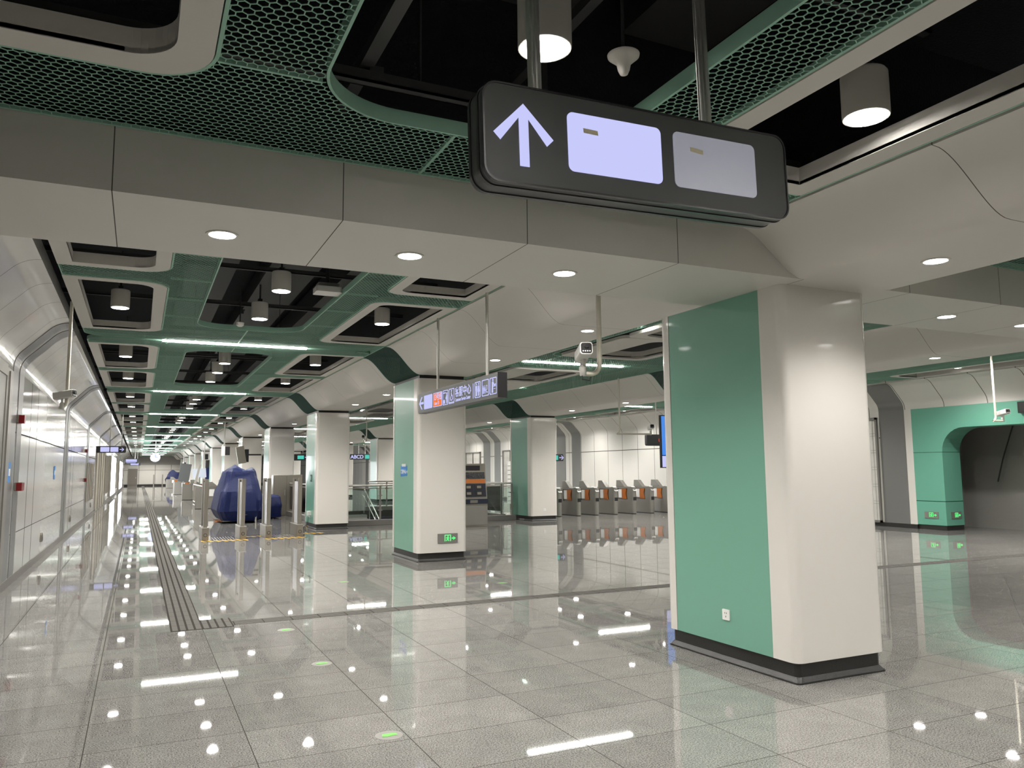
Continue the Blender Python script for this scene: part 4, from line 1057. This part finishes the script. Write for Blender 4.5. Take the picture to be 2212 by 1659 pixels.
# brushed steel cabinet
cb = thing('steel_cabinet', 'tall brushed steel cabinet standing between blue tarp and column', 'cabinet', (4.52, 30.2, 0))
MB().prism(rrect(0, 1.05, 0, .55, .02, 2), 0.0, 1.50, 'Z').build('cabinet_body', 'steel', cb, bevel=.01)
box(.47, .475, -.006, 0, .05, 1.45).build('door_gap', 'black', cb)
box(-.006, 0, .05, .5, .55, 1.44).build('side_panel', 'steel_light', cb)
box(.40, .42, -.03, 0, .75, .95).build('door_handle', 'steel_light', cb)
# ------------------------------------------------------------------ ticket gates
def ticket_gate(label, loc, rz=0, group='ticket gates'):
    """base corner at the near right edge; body runs back along +y, the shown side faces -x"""
    r = thing('ticket_gate', label, 'ticket gate', loc, rz, group)
    L = 1.55
    def sec(o=0): return rrect(-.19 - o, 0 + o, 0 - o, L + o, (.09, .09, .09, .09), 5)
    b = MB()
    b.prism(sec(), 0.02, .50, 'Z').prism(rrect(-.19, 0, 0, .36, (.09, .09, .01, .01), 5), .50, .90, 'Z').prism(rrect(-.19, 0, 1.0, L, (.01, .01, .09, .09), 5), .50, .90, 'Z')
    b.prism(rrect(-.15, -.04, .34, 1.02, .01, 2), .50, .90, 'Z').prism(sec(), .90, .955, 'Z')
    b.build('gate_body', 'steel_dark', r, smooth=True, ang=40)
    MB().prism(rrect(-.175, -.015, .015, L - .015, .08, 5), 0, .02, 'Z').build('foot', 'black', r)
    MB().prism([(-.03, .82), (.12, .985), (.30, .985), (.30, .955), (.06, .945), (-.0, .84)], -.165, -.025, 'X').build('card_reader', 'paper', r, bevel=.01)
    MB().prism([(.55, .955), (.85, 1.20), (1.10, 1.20), (1.12, .955)], -.17, -.02, 'X').build('hood', 'steel_dark', r, bevel=.012)
    box(-.155, -.035, -.004, .02, .48, .60).build('coin_slot', 'black', r)
    box(-.175, -.15, .74, .96, .56, .87).build('lit_window', 'paper', r)
    poly = [(.70, .52), (.70, .89), (.40, .89)] + [(.40 + .06 * math.sin(PI * k / 8) ** 2, .89 - .37 * k / 8) for k in range(1, 8)] + [(.40, .52)]
    MB().prism(poly, -.188, -.160, 'X').build('flap', 'orange', r)
    return r
g0 = ticket_gate('leftmost ticket gate of the row, next to the far row column', (13.22, 23.9, 0), group='ticket gates by the portal wall')
GX = (13.98, 14.71, 15.50, 16.29, 17.07, 17.85)
for i, x in enumerate(GX):
    copy_tree(g0, (x, 23.9, 0), label='ticket gate with orange flap, %s from the far row column' % ORD[i + 1])
# gates between the shiny wall aisle and the columns
gl = ('ticket gate with orange flap just left of the tall blue tarp', 'ticket gate with orange flap and a leaning silver board', 'ticket gate beside a tilted dark board far down the hall', 'ticket gate below the far blue tarp')
for i, (x, y) in enumerate(((3.85, 37.6), (3.9, 50.5), (3.9, 64.0), (4.2, 92.0))):
    c = copy_tree(g0, (x, y + .5, 0), rz=PI / 2, label=gl[i]); c['group'] = 'ticket gates by the near column row'
def fence(label, x, y0, y1, h, nb, mat='steel'):
    r = thing('barrier_fence', label, 'fence', (x, (y0 + y1) / 2, 0)); hw = (y1 - y0) / 2
    f = MB().box(-.02, .02, -hw, hw, h - .05, h).box(-.02, .02, -hw, hw, .06, .11)
    for y in (-hw, 0, hw): f.box(-.03, .03, y - .03, y + .03, 0, h)
    f.build('fence_frame', mat, r)
    b = MB()
    for k in range(1, nb): b.box(-.01, .01, -hw + 2 * hw * k / nb - .012, -hw + 2 * hw * k / nb + .012, .1, h - .04)
    b.build('bars', mat, r)
fence('low steel barrier fence left of the sensor posts', 2.75, 38.6, 46.6, 1.0, 22)
fence('tall barred fence behind the low steel barrier', 4.25, 40.5, 49.0, 1.25, 30, 'steel_light')
def board(label, x, y, w, h, tilt, mat, rz=0, z=.9):
    r = thing('leaning_board', label, 'board', (x, y, z), rz, 'boards leaning by the gates')
    b = box(-w / 2, w / 2, -.03, .03, 0, h).build('board_panel', mat, r); b.rotation_euler = (0, math.radians(tilt), 0)
    box(-.04, .04, -.04, .04, -z, .05).build('support', 'steel_dark', r)
board('slanted silver board rising over the low barrier fence', 2.95, 49.2, .12, 1.15, 13, 'steel_light', z=.95)
board('tilted dark grey board further down beside the gates', 3.0, 63.5, .75, 1.35, 8, 'sign_body', z=.95)
board('grey panel standing behind the slanted silver board', 3.9, 60.0, .9, .65, -5, 'sign_dim', z=1.25)
for i, (x, y) in enumerate(((1.55, 98.0), (2.45, 98.0))):
    r = thing('barrier_post', 'thin steel post standing far down the hall by the end wall, %s from the door' % ORD[i], 'post', (x, y, 0), group='thin posts by the end wall')
    MB().prism(rrect(-.06, .06, -.06, .06, .02, 2), 0.02, 1.45, 'Z').build('shaft', 'steel', r); box(-.12, .12, -.12, .12, 0, .03).build('foot', 'steel_dark', r)

# ------------------------------------------------------------------ stairs in the floor opening
st = thing('staircase', 'dark stone stairs with green arrow stickers seen through the railing', 'stairs', (7.1, HY1, 0))
m = MB()
for k in range(12): m.box(-1.35, 1.35, -.3 * (k + 1) - .02, -.3 * k, -.15 * (k + 2), -.15 * (k + 1))
m.build('steps', 'step', st)
a = MB()
for k in range(4): a.prism([(.25, -.15 * k - .12), (.33, -.15 * k - .05), (.41, -.15 * k - .12), (.36, -.15 * k - .12), (.33, -.15 * k - .09), (.30, -.15 * k - .12)], -.3 * k - .024, -.3 * k - .020, 'Y')
a.build('arrow_sticker', 'green_tape', st)
n_ = MB()
for k in range(6): n_.box(-1.35, 1.35, -.3 * k - .05, -.3 * k + .0, -.15 * (k + 1), -.15 * (k + 1) + .006)
n_.build('nosing', 'steel', st)
for x in (-1.3, 1.3):
    t = MB().tube([(x, .3, .95), (x, 0, .92), (x, -3.6, -.88)], .024, 8).tube([(x, .3, .62), (x, 0, .60), (x, -3.6, -1.2)], .018, 8)
    for k in range(4): t.tube([(x, -.9 * k, -.45 * k - .1), (x, -.9 * k, -.45 * k + .92)], .016, 6)
    t.build('handrail', 'steel_light', st, smooth=True)
def railing(label, p0, p1, n, h=1.18, kerb=True):
    """glass balustrade from p0 to p1 on a stone kerb"""
    p0, p1 = Vector((*p0, 0)), Vector((*p1, 0)); d = p1 - p0; L = d.length
    r = thing('glass_railing', label, 'railing', p0, math.atan2(d.y, d.x), 'glass railings round the stairs')
    z0 = .16 if kerb else 0
    if kerb: box(-.1, L + .1, -.11, .11, 0, .16).build('kerb', 'kerb', r, bevel=.008)
    MB().tube([(0, 0, h), (L, 0, h)], .028, 10).build('handrail', 'steel_light', r, smooth=True)
    MB().tube([(0, .02, h - .09), (L, .02, h - .09)], .014, 8).build('lower_rail', 'steel', r, smooth=True)
    for k in range(n + 1):
        x = L * k / n
        MB().box(x - .022, x + .022, -.03, .03, z0, h - .02).box(x - .07, x + .07, -.012, .012, .42, .45).box(x - .07, x + .07, -.012, .012, .86, .89).build('post', 'steel_dark', r)
    for k in range(n):
        box(L * k / n + .05, L * (k + 1) / n - .05, -.006, .006, z0 + .08, h - .12).build('glass_pane', 'glass', r)
    return r
railing('glass railing on a stone kerb between the third column and the ticket machine', (5.62, 23.30), (8.6, 23.30), 3)
railing('glass railing on a stone kerb between the ticket machine and the far row column', (8.75, 23.30), (11.0, 23.30), 2)
railing('glass railing running away beside the third near-row column', (5.12, 24.25), (5.12, 31.9), 6)
railing('glass railing along the far side of the stairs', (8.6, 32.15), (11.0, 32.15), 3, kerb=True)
railing('glass railing running away in front of the far row columns', (10.95, 24.0), (10.95, 31.9), 6)

# ticket machine
tm = thing('ticket_machine', 'ticket vending machine with an orange band and dark panels right of the second column', 'ticket machine', (8.1, 20.9, 0))
MB().prism([(0, 0.0), (0, .66), (.03, .80), (.03, .84), (.15, 1.58), (.16, 1.80), (.7, 1.80), (.7, 0)], 0, 1.0, 'X').build('machine_body', 'steel', tm, bevel=.008)
box(.03, .97, -.012, .0, .06, .60).build('lower_door', 'steel_dark', tm)
box(.0, 1.0, -.02, .03, .65, .79).build('tray_band', 'navy', tm); box(.45, .68, -.03, -.02, .68, .76).build('tray_slot', 'steel', tm)
sl = math.atan2(.12, .74)
def sloped(x0, x1, z0, z1, d0, d1, mat, name, parent=None):
    o = box(x0, x1, -d1, -d0, (z0 - .84) / math.cos(sl), (z1 - .84) / math.cos(sl)).build(name, mat, tm); o.location = (0, .03, .84); o.rotation_euler = (-sl, 0, 0); return o
sloped(.03, .97, .85, 1.22, 0, .010, 'navy', 'control_panel')
for x in (.30, .62):
    for z in (.94, 1.12):
        sloped(x, x + .27, z - .075, z + .075, .010, .016, 'black', 'module')
        sloped(x + .07, x + .2, z - .03, z + .04, .016, .028, 'steel', 'module_slot')
sloped(.04, .96, 1.235, 1.345, 0, .012, 'orange', 'orange_band')
sloped(.04, .96, 1.36, 1.55, 0, .014, 'clear', 'wrapped_screen')
box(.1, .82, .138, .152, 1.60, 1.74).build('display', 'black', tm)
# tall display board beside the gates and grey stand
ib = thing('information_board', 'white slatted information board beside the leftmost ticket gate', 'board', (13.6, 28.0, 0))
box(-.55, .45, 0, .08, .3, 1.95).build('board_panel', 'paper', ib)
m = MB()
for k in range(9): m.box(-.55, .45, -.01, 0, .4 + k * .17, .42 + k * .17)
m.build('slat_line', 'steel', ib); MB().box(.47, .62, -.02, .1, 0, 2.02).build('side_post', 'black', ib); MB().box(.64, 1.1, -.03, .12, 0, 2.02).build('side_panel', 'grey', ib)
st2 = thing('standing_panel', 'grey standing panel with a white edge behind the glass railing', 'board', (12.2, 31.0, 0), group='boards')
MB().prism([(-.28, 0), (.28, 0), (.28, 1.8), (-.15, 1.8), (-.22, 1.65)], -.08, .08, 'Y').build('panel_body', 'grey', st2); MB().prism([(-.33, 0), (-.28, 0), (-.22, 1.65), (-.27, 1.65)], -.09, .09, 'Y').build('panel_edge', 'paper', st2)
bk = thing('dark_kiosk', 'dark blue and black kiosk seen far between the near columns', 'kiosk', (5.2, 66.0, 0))
box(-.5, .5, 0, .5, 0, 2.6).build('kiosk_body', 'black', bk); box(-.45, .45, -.02, 0, 1.0, 2.0).build('kiosk_screen', 'tarp', bk)
dk = thing('dark_opening_panel', 'black hanging display panel behind the brushed steel cabinet', 'screen', (8.3, 38.5, 2.95))
box(-.75, .75, 0, .15, -.28, .35).build('display_case', 'black', dk); MB().tube([(-.4, .07, .35), (-.4, .07, .9)], .02).tube([(.4, .07, .35), (.4, .07, .9)], .02).build('hanger_pole', 'steel_light', dk)

# ------------------------------------------------------------------ camera, world, colour
yaw, pit, rol, f = 0.442719954, 0.109443735, -0.00879754, 1693.59
fwd = Vector((math.sin(yaw) * math.cos(pit), math.cos(yaw) * math.cos(pit), math.sin(pit)))
right = Vector((math.cos(yaw), -math.sin(yaw), 0)); up = right.cross(fwd)
r2 = right * math.cos(rol) + up * math.sin(rol); u2 = -right * math.sin(rol) + up * math.cos(rol)
cam = bpy.data.cameras.new('camera'); co = bpy.data.objects.new('camera', cam); COL.objects.link(co)
co.matrix_world = Matrix(((r2.x, u2.x, -fwd.x, 0), (r2.y, u2.y, -fwd.y, 0), (r2.z, u2.z, -fwd.z, 1.6), (0, 0, 0, 1)))
cam.sensor_width = 36; cam.sensor_fit = 'HORIZONTAL'; cam.lens = f / 2212 * 36; cam.clip_start = .05; cam.clip_end = 300
SC.camera = co
w = bpy.data.worlds.new('world'); SC.world = w; w.use_nodes = True
w.node_tree.nodes['Background'].inputs[0].default_value = (0.02, 0.02, 0.022, 1); w.node_tree.nodes['Background'].inputs[1].default_value = 1.0
vs = SC.view_settings; vs.view_transform = 'Standard'; vs.look = 'None'; vs.gamma = 1; vs.use_curve_mapping = False
vs.exposure = 0.26
cy = SC.cycles
cy.max_bounces = 5; cy.diffuse_bounces = 3; cy.glossy_bounces = 3; cy.transmission_bounces = 4; cy.transparent_max_bounces = 8
cy.caustics_reflective = False; cy.caustics_refractive = False; cy.sample_clamp_indirect = 6.0; cy.use_light_tree = True
cy.use_denoising = True; cy.use_adaptive_sampling = True; cy.adaptive_threshold = 0.1; cy.time_limit = 700
for k in ('glow', 'glow_dl', 'sign_white', 'sign_orange', 'sign_teal', 'sign_red', 'sign_green', 'sign_blue', 'dial', 'sign_dim'):
    M[k].cycles.emission_sampling = 'NONE'
